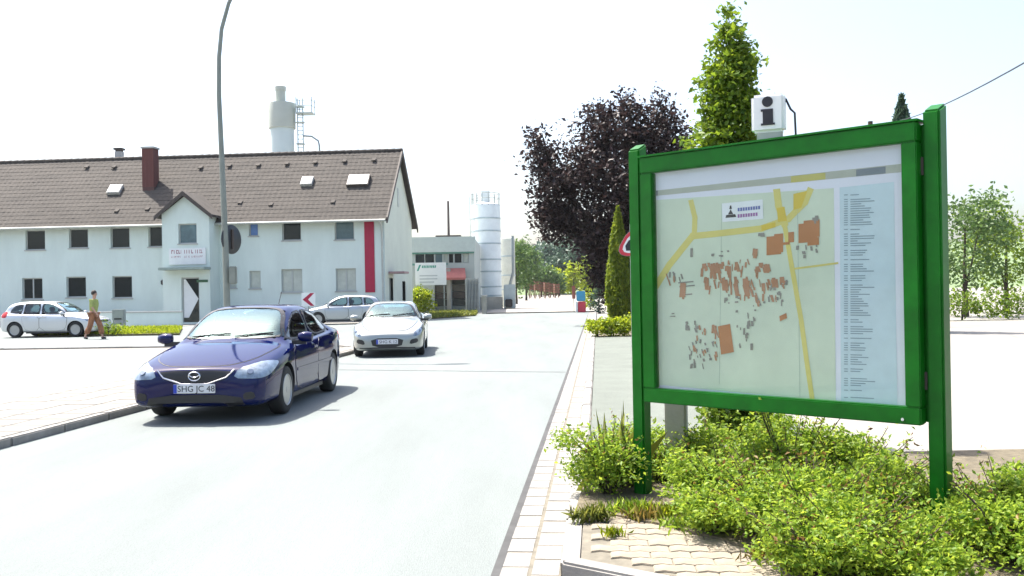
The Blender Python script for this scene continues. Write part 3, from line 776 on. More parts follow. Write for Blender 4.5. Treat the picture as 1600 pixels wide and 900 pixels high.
class Car:
    def __init__(s, spec):
        s.sp = spec; L = spec['L']
        zt, zs, wb, zb, wr = (tab(spec[k]) for k in ('top', 'belt', 'half', 'under', 'roofw'))
        hl = L / 2
        u = np.linspace(-1, 1, 131)
        xs = hl * np.sign(u) * (1 - (1 - np.abs(u)) ** 1.35)
        rings = []
        for x in xs:
            a, b, w, c, r = zt(x), zs(x), wb(x), zb(x), wr(x)
            b = min(b, a - 0.01); h = a - b; k = sstep(0.10, 0.34, h); bh = b - c
            low = [(0, c), (w*.5, c), (w*.84, c + .005), (w*.95, c+.05*bh+.02), (w*.985, c+.22*bh), (w*1.0, c+.5*bh), (w*.992, c+.78*bh), (w*.965, c+.94*bh), (w*.93, b)]
            cab = [(w*.895, b+.05*h), (w*.86*.6+r*.4+.02, b+.38*h), (w*.86*.25+r*.75+.035, b+.70*h), (r+.012, b+.885*h), (r*.86, b+.965*h), (r*.5, b+.992*h), (0, a)]
            hod = [(w*.88, b+.30*h), (w*.78, b+.58*h), (w*.66, b+.74*h), (w*.52, b+.86*h), (w*.36, b+.94*h), (w*.18, b+.985*h), (0, a)]
            up = [(p[0]*(1-k)+q[0]*k, p[1]*(1-k)+q[1]*k) for p, q in zip(hod, cab)]
            P = low + up
            ring = []
            for i in range(len(P) - 1):
                p0, p1, p2, p3 = P[max(i-1, 0)], P[i], P[i+1], P[min(i+2, len(P)-1)]
                for t in (0, 1/3, 2/3):
                    q = []
                    for a_ in (0, 1):
                        q.append(0.5*((2*p1[a_])+(-p0[a_]+p2[a_])*t+(2*p0[a_]-5*p1[a_]+4*p2[a_]-p3[a_])*t*t+(-p0[a_]+3*p1[a_]-3*p2[a_]+p3[a_])*t**3))
                    ring.append(q)
            ring.append(list(P[-1]))
            full = [(x, y, z) for y, z in ring] + [(x, -y, z) for y, z in ring[-2:0:-1]]
            rings.append(full)
        n = len(rings[0]); mb = MB()
        for rg in rings: mb.v += rg
        for i in range(len(rings) - 1):
            for k in range(n):
                mb.f.append((i*n+k, i*n+(k+1) % n, (i+1)*n+(k+1) % n, (i+1)*n+k)); mb.m.append(0)
        for ri, flip in ((0, False), (len(rings) - 1, True)):
            c = np.mean(rings[ri], axis=0); mb.v.append(tuple(c)); ci = len(mb.v) - 1
            for k in range(n):
                f = (ci, ri*n+(k+1) % n, ri*n+k)
                mb.f.append(f[::-1] if flip else f); mb.m.append(0)
        me = mb.mesh('hull', [spec['paint'], M['black']])
        bm = bmesh.new(); bm.from_mesh(me); bmesh.ops.recalc_face_normals(bm, faces=bm.faces); bm.to_mesh(me)
        s.bvh = BVHTree.FromBMesh(bm); bm.free()
        # wheel arches
        o = link('hull', me)
        wr_ = spec['wheel_r']
        cut = MB()
        for ax in spec['axles']:
            for sd in (-1, 1):
                cut.lathe([(wr_ * 1.13, 0), (wr_ * 1.13, 0.36)], 32, mi=1, axis='y', c=(ax, 0.60 if sd > 0 else -0.96, wr_ * 1.02))
        cm = cut.mesh('cut', [spec['paint'], M['black']])
        bm = bmesh.new(); bm.from_mesh(cm); bmesh.ops.recalc_face_normals(bm, faces=bm.faces); bm.to_mesh(cm); bm.free()
        c = link('cut', cm)
        md = o.modifiers.new('b', 'BOOLEAN'); md.operation = 'DIFFERENCE'; md.object = c; md.solver = 'EXACT'
        dg = bpy.context.evaluated_depsgraph_get()
        s.body_me = bpy.data.meshes.new_from_object(o.evaluated_get(dg))
        s.body_me.name = 'car_body'
        bpy.data.objects.remove(o); bpy.data.objects.remove(c)
        s.body_me.polygons.foreach_set('use_smooth', [True] * len(s.body_me.polygons))
        s.body_me.set_sharp_from_angle(angle=R(38))
    def patch(s, poly, view, off=0.004, res=0.06, yaw=0.0, smooth=0, mirror=False):
        """outline in a view plane laid on the hull: view 'side' (x,z), 'front' (y,z), 'rear' (y,z), 'top' (x,y)"""
        if smooth: poly = chaikin(poly, smooth)
        if view == 'side': U, V, D = Vector((1,0,0)), Vector((0,0,1)), Vector((0,-1,0))
        elif view == 'front': U, V, D = Vector((0,1,0)), Vector((0,0,1)), Vector((-1,0,0))
        elif view == 'rear': U, V, D = Vector((0,1,0)), Vector((0,0,1)), Vector((1,0,0))
        else: U, V, D = Vector((1,0,0)), Vector((0,1,0)), Vector((0,0,-1))
        if yaw: rz = Matrix.Rotation(yaw, 3, 'Z'); U, D = rz @ U, rz @ D
        bm = bmesh.new()
        bm.faces.new([bm.verts.new((p[0], p[1], 0)) for p in poly])
        x0, x1 = min(p[0] for p in poly), max(p[0] for p in poly); y0, y1 = min(p[1] for p in poly), max(p[1] for p in poly)
        for k in range(1, int((x1 - x0) / res) + 1):
            bmesh.ops.bisect_plane(bm, geom=bm.verts[:] + bm.edges[:] + bm.faces[:], plane_co=(x0 + k * res, 0, 0), plane_no=(1, 0, 0))
        for k in range(1, int((y1 - y0) / res) + 1):
            bmesh.ops.bisect_plane(bm, geom=bm.verts[:] + bm.edges[:] + bm.faces[:], plane_co=(0, y0 + k * res, 0), plane_no=(0, 1, 0))
        bmesh.ops.triangulate(bm, faces=[f for f in bm.faces if len(f.verts) > 4])
        for v in bm.verts:
            o = U * v.co.x + V * v.co.y - D * 5
            h, nrm, _, _ = s.bvh.ray_cast(o, D)
            if h is None:
                h, nrm, _, _ = s.bvh.find_nearest(U * v.co.x + V * v.co.y - D * 1.0)
            if nrm.dot(D) > 0: nrm = -nrm
            v.co = h + nrm * off
        ext = bmesh.ops.extrude_edge_only(bm, edges=[e for e in bm.edges if e.is_boundary])
        for v in [g for g in ext['geom'] if isinstance(g, bmesh.types.BMVert)]:
            h, nrm, _, _ = s.bvh.find_nearest(v.co)
            v.co = v.co.lerp(h, 1.0) + D * 0.004
        bmesh.ops.recalc_face_normals(bm, faces=bm.faces)
        nd = sum((f.normal.dot(D) * f.calc_area() for f in bm.faces))
        if nd > 0: bmesh.ops.reverse_faces(bm, faces=bm.faces)
        if mirror:
            for v in bm.verts: v.co.y *= -1
            bmesh.ops.reverse_faces(bm, faces=bm.faces)
        me = bpy.data.meshes.new('patch'); bm.to_mesh(me); bm.free()
        me.polygons.foreach_set('use_smooth', [True] * len(me.polygons)); me.set_sharp_from_angle(angle=R(40))
        return me
    def part(s, name, m, parent, poly, view, both=False, **k):
        out = []
        for mir in ((False, True) if both else (False,)):
            me = s.patch(poly, view, mirror=mir, **k); me.materials.append(m); me.name = name
            out.append(link(name, me, parent))
        return out if both else out[0]
    def hit(s, o, d):
        h, n, _, _ = s.bvh.ray_cast(Vector(o), Vector(d)); return h, n
def in_poly(x, y, P):
    c = False
    for i in range(len(P)):
        (x0, y0), (x1, y1) = P[i][:2], P[i-1][:2]
        if (y0 > y) != (y1 > y) and x < (x1 - x0) * (y - y0) / (y1 - y0) + x0: c = not c
    return c
def scaled(P, k):
    cx, cy = sum(p[0] for p in P) / len(P), sum(p[1] for p in P) / len(P)
    return [(cx + (p[0] - cx) * k, cy + (p[1] - cy) * k) for p in P]
def open_windows(c, sp):
    bm = bmesh.new(); bm.from_mesh(c.body_me)
    ws, rw = scaled(sp['windscreen'], .985), scaled(sp['rear_window'], .985)
    sw = [scaled(w, .985) for w in sp['side_windows']]
    kill = []
    for f in bm.faces:
        p, n = f.calc_center_median(), f.normal
        if n.x > .12 and p.x > -.2 and in_poly(p.y, p.z, ws): kill.append(f)
        elif n.x < -.12 and p.x < 0 and in_poly(p.y, p.z, rw): kill.append(f)
        elif abs(n.y) > .35 and any(in_poly(p.x, p.z, w) for w in sw): kill.append(f)
    bmesh.ops.delete(bm, geom=kill, context='FACES'); bm.to_mesh(c.body_me); bm.free()
def seal(c, poly, view, parent, mirror=False, inner=.93):
    U, V, D = {'side': (Vector((1,0,0)), Vector((0,0,1)), Vector((0,-1,0))), 'front': (Vector((0,1,0)), Vector((0,0,1)), Vector((-1,0,0))), 'rear': (Vector((0,1,0)), Vector((0,0,1)), Vector((1,0,0)))}[view]
    P = chaikin(poly, 2); mb = MB(); rows = []
    for k in (1.02, inner):
        row = []
        for q in scaled(P, k):
            h, n, _, _ = c.bvh.ray_cast(U * q[0] + V * q[1] - D * 5, D)
            h = h + n * .0085
            row.append((h.x, -h.y if mirror else h.y, h.z))
        rows.append(row)
    n = len(P)
    mb.add(rows[0] + rows[1], [(i, (i+1) % n, n+(i+1) % n, n+i) for i in range(n)])
    return mb.build('window_seal', M['black'], parent)
def interior(t, sp):
    x0 = sp['windscreen_base']; dk = mat('car_interior', (0.05, 0.052, 0.055), 0.8, var=0.15, scale=8)
    lt_ = mat('car_seat_cloth', (0.13, 0.135, 0.14), 0.9, var=0.2, scale=10)
    MB().box(x0 - .42, x0 + .02, -.66, .66, .55, sp['cowl_z'] - .03).build('dashboard', dk, t, bevel=.05)
    MB().box(-1.5, x0, -.7, .7, .24, .30).build('cabin_floor', dk, t)
    for sd in (-1, 1):
        b = x0 - 1.15
        M4 = Matrix.Translation((b, sd * .37, .34)) @ Matrix.Rotation(R(-14), 4, 'Y')
        st = MB().box(b, b + .5, sd * .37 - .25, sd * .37 + .25, .30, .48).box(-.08, .08, -.24, .24, .1, .68, M4=M4).build('seat', lt_, t, bevel=.04)
        MB().box(-.06, .06, -.13, .13, .70, .88, M4=M4).build('headrest', lt_, st, bevel=.03)
    MB().box(x0 - 2.15, x0 - 1.65, -.62, .62, .30, .50).box(x0 - 2.28, x0 - 2.1, -.62, .62, .45, 1.0).build('rear_bench', lt_, t, bevel=.05)
    cxw, czw = x0 - .55, sp['cowl_z'] - .09
    MB().tube([(cxw - .06 * math.sin(a * math.pi / 10), .37 + .18 * math.cos(a * math.pi / 10), czw + .17 * math.sin(a * math.pi / 10)) for a in range(21)], .014, 6).build('steering_wheel', dk, t)
    MB().box(x0 - .62, x0 - .58, -.11, .11, sp['mir_z'] - .05, sp['mir_z'] + .02).build('rear_view_mirror', dk, t, bevel=.01)
def make_wheel(parent, x, side, y, r, w=0.205, spokes=5):
    """rim (the wheel mesh) with the tyre as its piece; outer face towards side"""
    mb = MB(); rr = r * 0.66
    o = side * w / 2
    mb.lathe([(rr * 1.02, o * 0.86), (rr * 0.98, o * 0.98), (rr * 0.92, o * 0.9), (rr * 0.88, o * 0.2), (rr * 0.88, -o * 0.9)], 28, axis='y')
    mb.lathe([(rr * 0.25, o * 0.3), (rr * 0.25, o * 0.82), (rr * 0.18, o * 0.9), (0.001, o * 0.92)], 16, axis='y')
    for k in range(spokes):
        a = 2 * math.pi * k / spokes + 0.3
        M4 = Matrix.Rotation(a, 4, 'Y')
        w0, w1 = rr * 0.17, rr * 0.12
        y0, y1 = sorted((o * 0.55, o * 0.84))
        mb.add([M4 @ Vector(v) for v in ((-w0, y0, rr*.15), (w0, y0, rr*.15), (w1, y0, rr*.93), (-w1, y0, rr*.93), (-w0, y1, rr*.15), (w0, y1, rr*.15), (w1, y1, rr*.93), (-w1, y1, rr*.93))],
               [(0,3,2,1),(4,5,6,7),(0,1,5,4),(1,2,6,5),(2,3,7,6),(3,0,4,7)])
    wh = mb.build('wheel', M['alloy'], parent, smooth=35, loc=(x, y, r))
    MB().lathe([(rr * 0.99, -w/2*0.92), (r * 0.86, -w/2), (r * 0.96, -w/2*0.86), (r, -w/2*0.6), (r, w/2*0.6), (r * 0.96, w/2*0.86), (r * 0.86, w/2), (rr * 0.99, w/2*0.92)], 36, axis='y', closed=True).build('tyre', M['rubber'], wh, smooth=50)
    MB().lathe([(rr * 0.80, -0.02), (rr * 0.80, 0.02)], 24, axis='y', c=(0, 0, 0)).build('brake_disc', mat('brake_disc', (0.10, 0.10, 0.10), 0.5, 0.6), wh)
    return wh
def make_mirror(parent, paint, x, y, z, side):
    mb = MB()
    mb.lathe([(0.005, -0.11), (0.06, -0.10), (0.085, -0.04), (0.088, 0.03), (0.07, 0.09), (0.005, 0.10)], 12, axis='y')
    mb.v = [(v[0] * 0.75, v[1], v[2] * 0.85) for v in mb.v]
    o = mb.build('mirror', paint, parent, smooth=60, loc=(x, y, z))
    MB().box(-0.02, 0.03, -0.1, 0.1, -0.09, -0.03).build('mirror_foot', M['black'], o, loc=(0, -side * 0.09, -0.01))
    return o
def plate(parent, c, x, z, txt, name='number_plate'):
    h, n = c.hit((5, 0, z), (-1, 0, 0))
    X = h.x + 0.012
    p = MB().box(0, 0.012, -0.26, 0.26, -0.056, 0.056).build(name, M['plate'], parent, bevel=0.004, loc=(X, 0, z))
    MB().box(0.0125, 0.0145, -0.258, -0.215, -0.053, 0.053).build('country_band', M['plate_blue'], p)
    if txt: text_mesh(txt, 0.105, M['ink'], p, (0.014, 0.025, -0.004), (R(90), 0, R(90)), 0.0012)
    return p
def finish_car(t, c, sp):
    open_windows(c, sp)
    body = link('body', c.body_me, t)
    interior(t, sp)
    for i, ax in enumerate(sp['axles']):
        for sd in (-1, 1):
            make_wheel(t, ax, sd, sd * sp['track'] / 2, sp['wheel_r'], spokes=sp.get('spokes', 5))
    sill = MB()
    sill.box(sp['axles'][1] + 0.42, sp['axles'][0] - 0.42, -sp['track'] / 2 - 0.02, sp['track'] / 2 + 0.02, 0.16, 0.25)
    sill.build('underbody', M['black'], t)
    for nm, vw in (('windscreen', 'front'), ('rear_window', 'rear')):
        g_ = c.part(nm, M['windscreen'], t, sp[nm], vw, off=0.005, smooth=1, res=0.07)
        seal(c, sp[nm], vw, g_, inner=.945)
    for w in sp['side_windows']:
        for g_, mir in zip(c.part('side_window', M['car_glass'], t, w, 'side', both=True, off=0.005, smooth=1), (False, True)):
            seal(c, w, 'side', g_, mir, inner=.90)
    for dpoly in sp['doors']:
        cx_, cz_ = sum(p[0] for p in dpoly) / len(dpoly), sum(p[1] for p in dpoly) / len(dpoly)
        gpoly = [(cx_ + (p[0] - cx_) * 1.025, cz_ + (p[1] - cz_) * 1.03) for p in dpoly]
        c.part('door_gap', M['black'], t, gpoly, 'side', both=True, off=0.003, smooth=1, res=0.08)
        for d, sd in zip(c.part('door', sp['paint'], t, dpoly, 'side', both=True, off=0.006, smooth=1, res=0.08), (1, -1)):
            xa = min(p[0] for p in dpoly) + 0.16
            h, n = c.hit((xa, 5 * sd, sp['handle_z']), (0, -sd, 0))
            MB().box(-0.1, 0.1, -0.022, 0.022, -0.018, 0.018).build('door_handle', sp.get('handle_mat', sp['paint']), d, bevel=0.006, loc=h + n * 0.012)
    cx_ = sum(p[0] for p in sp['bonnet']) / len(sp['bonnet'])
    c.part('bonnet_gap', M['black'], t, [(cx_ + (p[0] - cx_) * 1.018, p[1] * 1.018) for p in sp['bonnet']], 'top', off=0.003, smooth=2, res=0.09)
    c.part('bonnet', sp['paint'], t, sp['bonnet'], 'top', off=0.006, smooth=2, res=0.09)
    for hl, sd in zip(c.part('headlight', M['lens'], t, sp['headlight'], 'front', both=True, off=0.008, smooth=1, yaw=R(sp.get('hl_yaw', -28)), res=0.04), (1, -1)):
        for (ly, lz, lr) in sp.get('lamps', ()):
            h, n = c.hit((5, ly * sd, lz), (-1, 0, 0))
            M4 = Matrix.Translation(h + n * 0.010) @ n.to_track_quat('Y', 'Z').to_matrix().to_4x4()
            mbl = MB().lathe([(lr, 0.0), (lr, 0.006), (lr * 0.8, 0.008), (lr * 0.3, 0.006)], 14, axis='y')
            mbl.v = [tuple(M4 @ Vector(v)) for v in mbl.v]
            mbl.build('lamp', mat('lamp_bowl', (0.20, 0.24, 0.30), 0.12, 0.7, var=0), hl, smooth=40)
    for sd in (-1, 1): make_mirror(t, sp['paint'], sp['mirror'][0], sd * sp['mirror'][1], sp['mirror'][2], sd)
    if 'tail' in sp: c.part('tail_light', mat('tail_lens', (0.35, 0.01, 0.01), 0.15, var=0), t, sp['tail'], 'side', both=True, off=0.008, smooth=1)
    # wipers
    for k, (ya, yb) in enumerate(((0.05, 0.55), (-0.55, -0.02))):
        z0, z1 = sp['cowl_z'] + 0.035, sp['cowl_z'] + 0.075
        h0, n0 = c.hit((4, ya, z0), (-1, 0, 0)); h1, n1 = c.hit((4, yb, z1), (-1, 0, 0))
        if h0 and h1: MB().tube([h0 + n0 * 0.02, (h0 + h1) / 2 + n0 * 0.025, h1 + n1 * 0.02], 0.009, 6).build('wiper', M['black'], t)
    return body

sedan = dict(windscreen_base=1.0, mir_z=1.27, L=4.67, paint=M['blue_paint'], axles=(1.365, -1.31), track=1.56, wheel_r=0.318, cowl_z=0.965,
    top=[(2.335, .52), (2.328, .62), (2.30, .675), (2.2, .72), (2.0, .775), (1.6, .865), (1.25, .93), (1.06, .965), (0.82, 1.10), (0.5, 1.27), (0.2, 1.385), (-0.1, 1.425), (-0.5, 1.435), (-0.9, 1.40), (-1.15, 1.33), (-1.5, 1.175), (-1.78, 1.065), (-2.0, 1.045), (-2.2, 1.03), (-2.29, .96), (-2.335, .75)],
    belt=[(2.335, .45), (2.32, .54), (2.2, .64), (2.0, .70), (1.6, .78), (1.0, .865), (0, .90), (-1, .945), (-1.7, .985), (-2.2, .96), (-2.29, .88), (-2.335, .68)],
    half=[(2.335, .60), (2.32, .70), (2.27, .775), (2.15, .835), (1.9, .87), (1.365, .892), (0.8, .885), (-.6, .885), (-1.31, .892), (-1.8, .86), (-2.1, .80), (-2.25, .72), (-2.31, .64), (-2.335, .52)],
    under=[(2.335, .27), (2.25, .215), (1.9, .20), (0, .19), (-1.9, .20), (-2.25, .26), (-2.335, .36)],
    roofw=[(2.3, .5), (1.1, .66), (.6, .60), (.2, .565), (-.5, .56), (-1.2, .55), (-1.8, .6), (-2.3, .5)],
    windscreen=[(-.70, .985), (.70, .985), (.66, 1.06), (.545, 1.35), (.3, 1.392), (-.3, 1.392), (-.545, 1.35), (-.66, 1.06)],
    rear_window=[(-.62, 1.08), (.62, 1.08), (.52, 1.33), (-.52, 1.33)],
    side_windows=[[(.92, .95), (.72, 1.05), (.30, 1.26), (.06, 1.325), (-.22, 1.345), (-.24, .945)], [(-.31, .945), (-.30, 1.345), (-.72, 1.33), (-1.03, 1.26), (-1.30, 1.125), (-1.36, 1.0)]],
    doors=[[(.98, .885), (.96, .45), (.80, .27), (-.27, .27), (-.27, .90)], [(-.29, .90), (-.29, .27), (-.82, .27), (-.98, .55), (-1.22, .72), (-1.36, .93)]],
    handle_z=.80, bonnet=[(2.24, -.36), (2.24, .36), (1.95, .62), (1.5, .715), (1.1, .74), (1.02, .45), (.99, 0), (1.02, -.45), (1.1, -.74), (1.5, -.715), (1.95, -.62)],
    headlight=[(-.60, .60), (-.20, .575), (-.02, .60), (-.06, .685), (-.30, .735), (-.58, .765), (-.66, .71)],
    lamps=((.67, .635, .042),), mirror=(.80, .985, .985), tail=[(-1.98, .80), (-1.95, .93), (-2.24, .95), (-2.27, .78)])
# the headlight outline above is in a plane turned outwards; recomputed per car below
def hl_outline(c, pts, yaw):
    """points given as (y, z) on the front, wrapped by the turned view"""
    return pts
def build_blue():
    t = thing('blue_sedan', 'dark blue four-door saloon car driving towards the camera beside the kerb', 'car')
    sp = dict(sedan)
    c = Car(sp)
    # outward-turned plane: u = y*cos + x*sin ; pick outline from hull points (x,y,z)
    yaw = R(32)
    def uv(x, y, z): return (-x * math.sin(yaw) + y * math.cos(yaw), z)
    sp['headlight'] = [uv(2.31, .46, .565), uv(2.22, .72, .55), uv(2.08, .84, .575), uv(1.90, .87, .64), uv(1.70, .885, .725), uv(1.90, .83, .745), uv(2.05, .72, .735), uv(2.24, .50, .675)]
    sp['hl_yaw'] = 32
    finish_car(t, c, sp)
    c.part('bumper_lower_grille', M['black'], t, [(-.62, .21), (.62, .21), (.56, .365), (-.56, .365)], 'front', off=0.006, smooth=1)
    for s_ in (1, -1):
        c.part('fog_lamp_recess', M['black'], t, [(s_ * .60, .30), (s_ * .74, .31), (s_ * .72, .40), (s_ * .60, .385)], 'front', off=0.006, smooth=1)
    gr = c.part('grille', M['black'], t, [(-.46, .66), (.46, .66), (.38, .585), (.16, .515), (-.16, .515), (-.38, .585)], 'front', off=0.008, smooth=1, res=0.04)
    rim_pts = chaikin([(-.48, .665), (-.39, .578), (-.16, .503), (.16, .503), (.39, .578), (.48, .665)], 0)
    tp = []
    for y, z in rim_pts:
        h, n = c.hit((5, y, z), (-1, 0, 0)); tp.append(h + n * 0.008)
    MB().tube(tp, 0.013, 6).build('grille_surround', M['chrome'], gr, smooth=60)
    h, n = c.hit((5, 0, .595), (-1, 0, 0))
    bd = MB(); ring = [(h.x + 0.02, .072 * math.cos(k * math.pi / 12), .595 + .052 * math.sin(k * math.pi / 12)) for k in range(25)]
    bd.tube(ring, 0.010, 6)
    bd.tube([(h.x + 0.022, -.066, .612), (h.x + 0.022, -.03, .588), (h.x + 0.022, 0, .582), (h.x + 0.022, .03, .588), (h.x + 0.022, .066, .612)], 0.008, 6)
    bd.build('badge', M['chrome'], gr, smooth=60)
    plate(t, c, 0, .445, 'SHG JC 48')
    MB().tube([(-.95, .1, 1.40), (-1.15, .1, 1.62)], 0.006, 5).build('aerial', M['black'], t)
    MB().box(-1.05, 1.0, -.004, .004, -.02, .02).build('waist_strip', sp['paint'], t, loc=(-.1, .895, .55))
    MB().box(-1.05, 1.0, -.004, .004, -.02, .02).build('waist_strip', sp['paint'], t, loc=(-.1, -.895, .55))
    return t
def place_car(t, axle_xy, heading, front_axle, z=0.004):
    """heading: unit vector of travel; front axle centre at axle_xy"""
    hx, hy = heading; l = math.hypot(hx, hy); hx, hy = hx / l, hy / l
    t.rotation_euler = (0, 0, math.atan2(hy, hx))
    t.location = (axle_xy[0] - hx * front_axle, axle_xy[1] - hy * front_axle, z)
place_car(build_blue(), (-3.88, 12.36), (-.035, -1), 1.365)

coupe = dict(windscreen_base=.78, mir_z=1.17, L=4.43, paint=M['silver_paint'], axles=(1.36, -1.34), track=1.53, wheel_r=0.318, cowl_z=0.93, handle_z=.76,
    top=[(2.215, .44), (2.20, .53), (2.15, .59), (2.0, .655), (1.7, .735), (1.3, .82), (.95, .90), (.82, .93), (.5, 1.10), (.2, 1.235), (-.1, 1.315), (-.45, 1.34), (-.85, 1.30), (-1.2, 1.19), (-1.55, 1.04), (-1.75, .965), (-2.0, .95), (-2.13, .92), (-2.19, .82), (-2.215, .65)],
    belt=[(2.215, .40), (2.19, .49), (2.0, .62), (1.7, .73), (1.36, .785), (1.0, .80), (.4, .81), (-.6, .84), (-1.34, .90), (-1.8, .91), (-2.1, .86), (-2.215, .6)],
    half=[(2.215, .46), (2.19, .60), (2.1, .73), (1.9, .82), (1.6, .87), (1.36, .888), (.9, .865), (0, .85), (-.8, .865), (-1.34, .888), (-1.8, .84), (-2.05, .74), (-2.17, .62), (-2.215, .48)],
    under=[(2.215, .22), (2.1, .17), (1.8, .16), (-1.8, .18), (-2.1, .24), (-2.215, .34)],
    roofw=[(2.2, .5), (.9, .66), (.5, .60), (.1, .55), (-.5, .53), (-1.1, .50), (-1.7, .55), (-2.2, .5)],
    windscreen=[(-.68, .945), (.68, .945), (.64, 1.0), (.53, 1.23), (.28, 1.285), (-.28, 1.285), (-.53, 1.23), (-.64, 1.0)],
    rear_window=[(-.55, 1.0), (.55, 1.0), (.45, 1.22), (-.45, 1.22)],
    side_windows=[[(.66, .87), (.50, .98), (.15, 1.16), (-.1, 1.225), (-.42, 1.24), (-.44, .87)], [(-.50, .87), (-.49, 1.24), (-.78, 1.21), (-1.08, 1.10), (-1.18, .96)]],
    doors=[[(.80, .79), (.78, .40), (.62, .24), (-.46, .24), (-.46, .83)]],
    bonnet=[(2.06, -.42), (2.06, .42), (1.8, .58), (1.4, .66), (.95, .70), (.86, .4), (.84, 0), (.86, -.4), (.95, -.70), (1.4, -.66), (1.8, -.58)],
    headlight=[], lamps=((.68, .575, .04), (.77, .63, .038)), mirror=(.60, .945, .93), tail=[(-1.9, .74), (-1.88, .86), (-2.1, .86), (-2.12, .72)])
def build_silver():
    t = thing('silver_coupe', 'silver sports coupe following behind the blue car', 'car')
    sp = dict(coupe); c = Car(sp); yaw = R(30)
    def uv(x, y, z): return (-x * math.sin(yaw) + y * math.cos(yaw), z)
    sp['headlight'] = [uv(2.14, .60, .50), uv(2.02, .72, .52), uv(1.82, .80, .60), uv(1.66, .83, .70), uv(1.80, .74, .69), uv(2.02, .60, .595)]
    sp['hl_yaw'] = 30
    finish_car(t, c, sp)
    gr = c.part('grille', M['black'], t, [(-.40, .47), (.40, .47), (.34, .25), (-.34, .25)], 'front', off=0.008, smooth=1, res=0.05)
    for s_ in (1, -1):
        c.part('fog_lamp_recess', M['black'], t, [(s_ * .53, .31), (s_ * .74, .36), (s_ * .72, .46), (s_ * .56, .43)], 'front', off=0.008, smooth=1)
    plate(t, c, 0, .385, 'SHG K 12')
    c.part('bumper_shadow_lip', M['black'], t, [(-.70, .165), (.70, .165), (.66, .245), (.34, .255), (-.34, .255), (-.66, .245)], 'front', off=0.006)  # lip enlarged in black to stand for the shadow below the bumper
    return t
g = ground(611, 551)
place_car(build_silver(), (at(609, 551, 23.2).x, 23.2), (.065, -1), 1.36)

hatch = dict(windscreen_base=.95, mir_z=1.27, L=4.0, paint=M['grey_paint'], axles=(1.22, -1.28), track=1.45, wheel_r=0.305, cowl_z=0.96, handle_z=.80, spokes=7,
    top=[(2.0, .50), (1.985, .62), (1.93, .70), (1.8, .765), (1.5, .845), (1.15, .92), (1.0, .96), (.7, 1.14), (.4, 1.31), (.15, 1.40), (-.2, 1.445), (-.8, 1.445), (-1.3, 1.41), (-1.55, 1.35), (-1.78, 1.14), (-1.9, 1.0), (-1.96, .9), (-2.0, .65)],
    belt=[(2.0, .45), (1.97, .56), (1.8, .69), (1.5, .765), (1.0, .845), (0, .88), (-1, .91), (-1.6, .93), (-1.9, .92), (-1.96, .8), (-2.0, .6)],
    half=[(2.0, .52), (1.97, .64), (1.88, .73), (1.7, .79), (1.22, .83), (0, .835), (-1.28, .835), (-1.7, .80), (-1.88, .73), (-1.97, .64), (-2.0, .52)],
    under=[(2.0, .27), (1.9, .21), (1.6, .20), (-1.6, .21), (-1.9, .26), (-2.0, .36)],
    roofw=[(2.0, .5), (1.1, .64), (.6, .59), (.1, .555), (-.8, .55), (-1.5, .54), (-1.9, .56), (-2.0, .5)],
    windscreen=[(-.66, .985), (.66, .985), (.62, 1.06), (.53, 1.34), (.28, 1.39), (-.28, 1.39), (-.53, 1.34), (-.62, 1.06)],
    rear_window=[(-.55, 1.05), (.55, 1.05), (.48, 1.32), (-.48, 1.32)],
    side_windows=[[(.80, .93), (.60, 1.07), (.28, 1.26), (.05, 1.34), (-.20, 1.355), (-.22, .93)], [(-.29, .93), (-.28, 1.355), (-.92, 1.345), (-.96, .945)], [(-1.03, .95), (-1.0, 1.335), (-1.32, 1.29), (-1.50, 1.10), (-1.5, 1.0)]],
    doors=[[(.88, .86), (.86, .45), (.72, .27), (-.25, .27), (-.25, .885)], [(-.27, .885), (-.27, .27), (-.80, .27), (-.94, .55), (-.99, .90)]],
    bonnet=[(1.88, -.45), (1.88, .45), (1.6, .60), (1.2, .67), (1.04, .70), (.98, .4), (.96, 0), (.98, -.4), (1.04, -.70), (1.2, -.67), (1.6, -.60)],
    headlight=[(0, 0)], mirror=(.72, .92, .96), tail=[(-1.62, .80), (-1.62, 1.05), (-1.84, 1.02), (-1.90, .80)])
def build_hatch(label, paint):
    t = thing('hatchback', label, 'car')
    sp = dict(hatch); sp['paint'] = paint; c = Car(sp); yaw = R(28)
    def uv(x, y, z): return (-x * math.sin(yaw) + y * math.cos(yaw), z)
    sp['headlight'] = [uv(1.95, .46, .60), uv(1.86, .68, .59), uv(1.66, .78, .62), uv(1.60, .79, .71), uv(1.74, .70, .72), uv(1.90, .48, .685)]
    sp['hl_yaw'] = 28
    finish_car(t, c, sp)
    c.part('grille', M['black'], t, [(-.36, .66), (.36, .66), (.34, .57), (-.34, .57)], 'front', off=0.008, smooth=1)
    c.part('bumper_lower_grille', M['black'], t, [(-.5, .27), (.5, .27), (.48, .36), (-.48, .36)], 'front', off=0.006, smooth=1)
    plate(t, c, 0, .47, '')
    return t
a = at(496, 506, 46)
place_car(build_hatch('grey-silver estate-like hatchback parked in front of the crimson band', M['grey_paint']), (a.x, 46.6), (-1, -.10), 1.22)
a = at(122, 527, 37)
place_car(build_hatch('pale silver hatchback standing beside the walking person', M['pale_paint']), (a.x, 37.7), (1, -.06), 1.22)

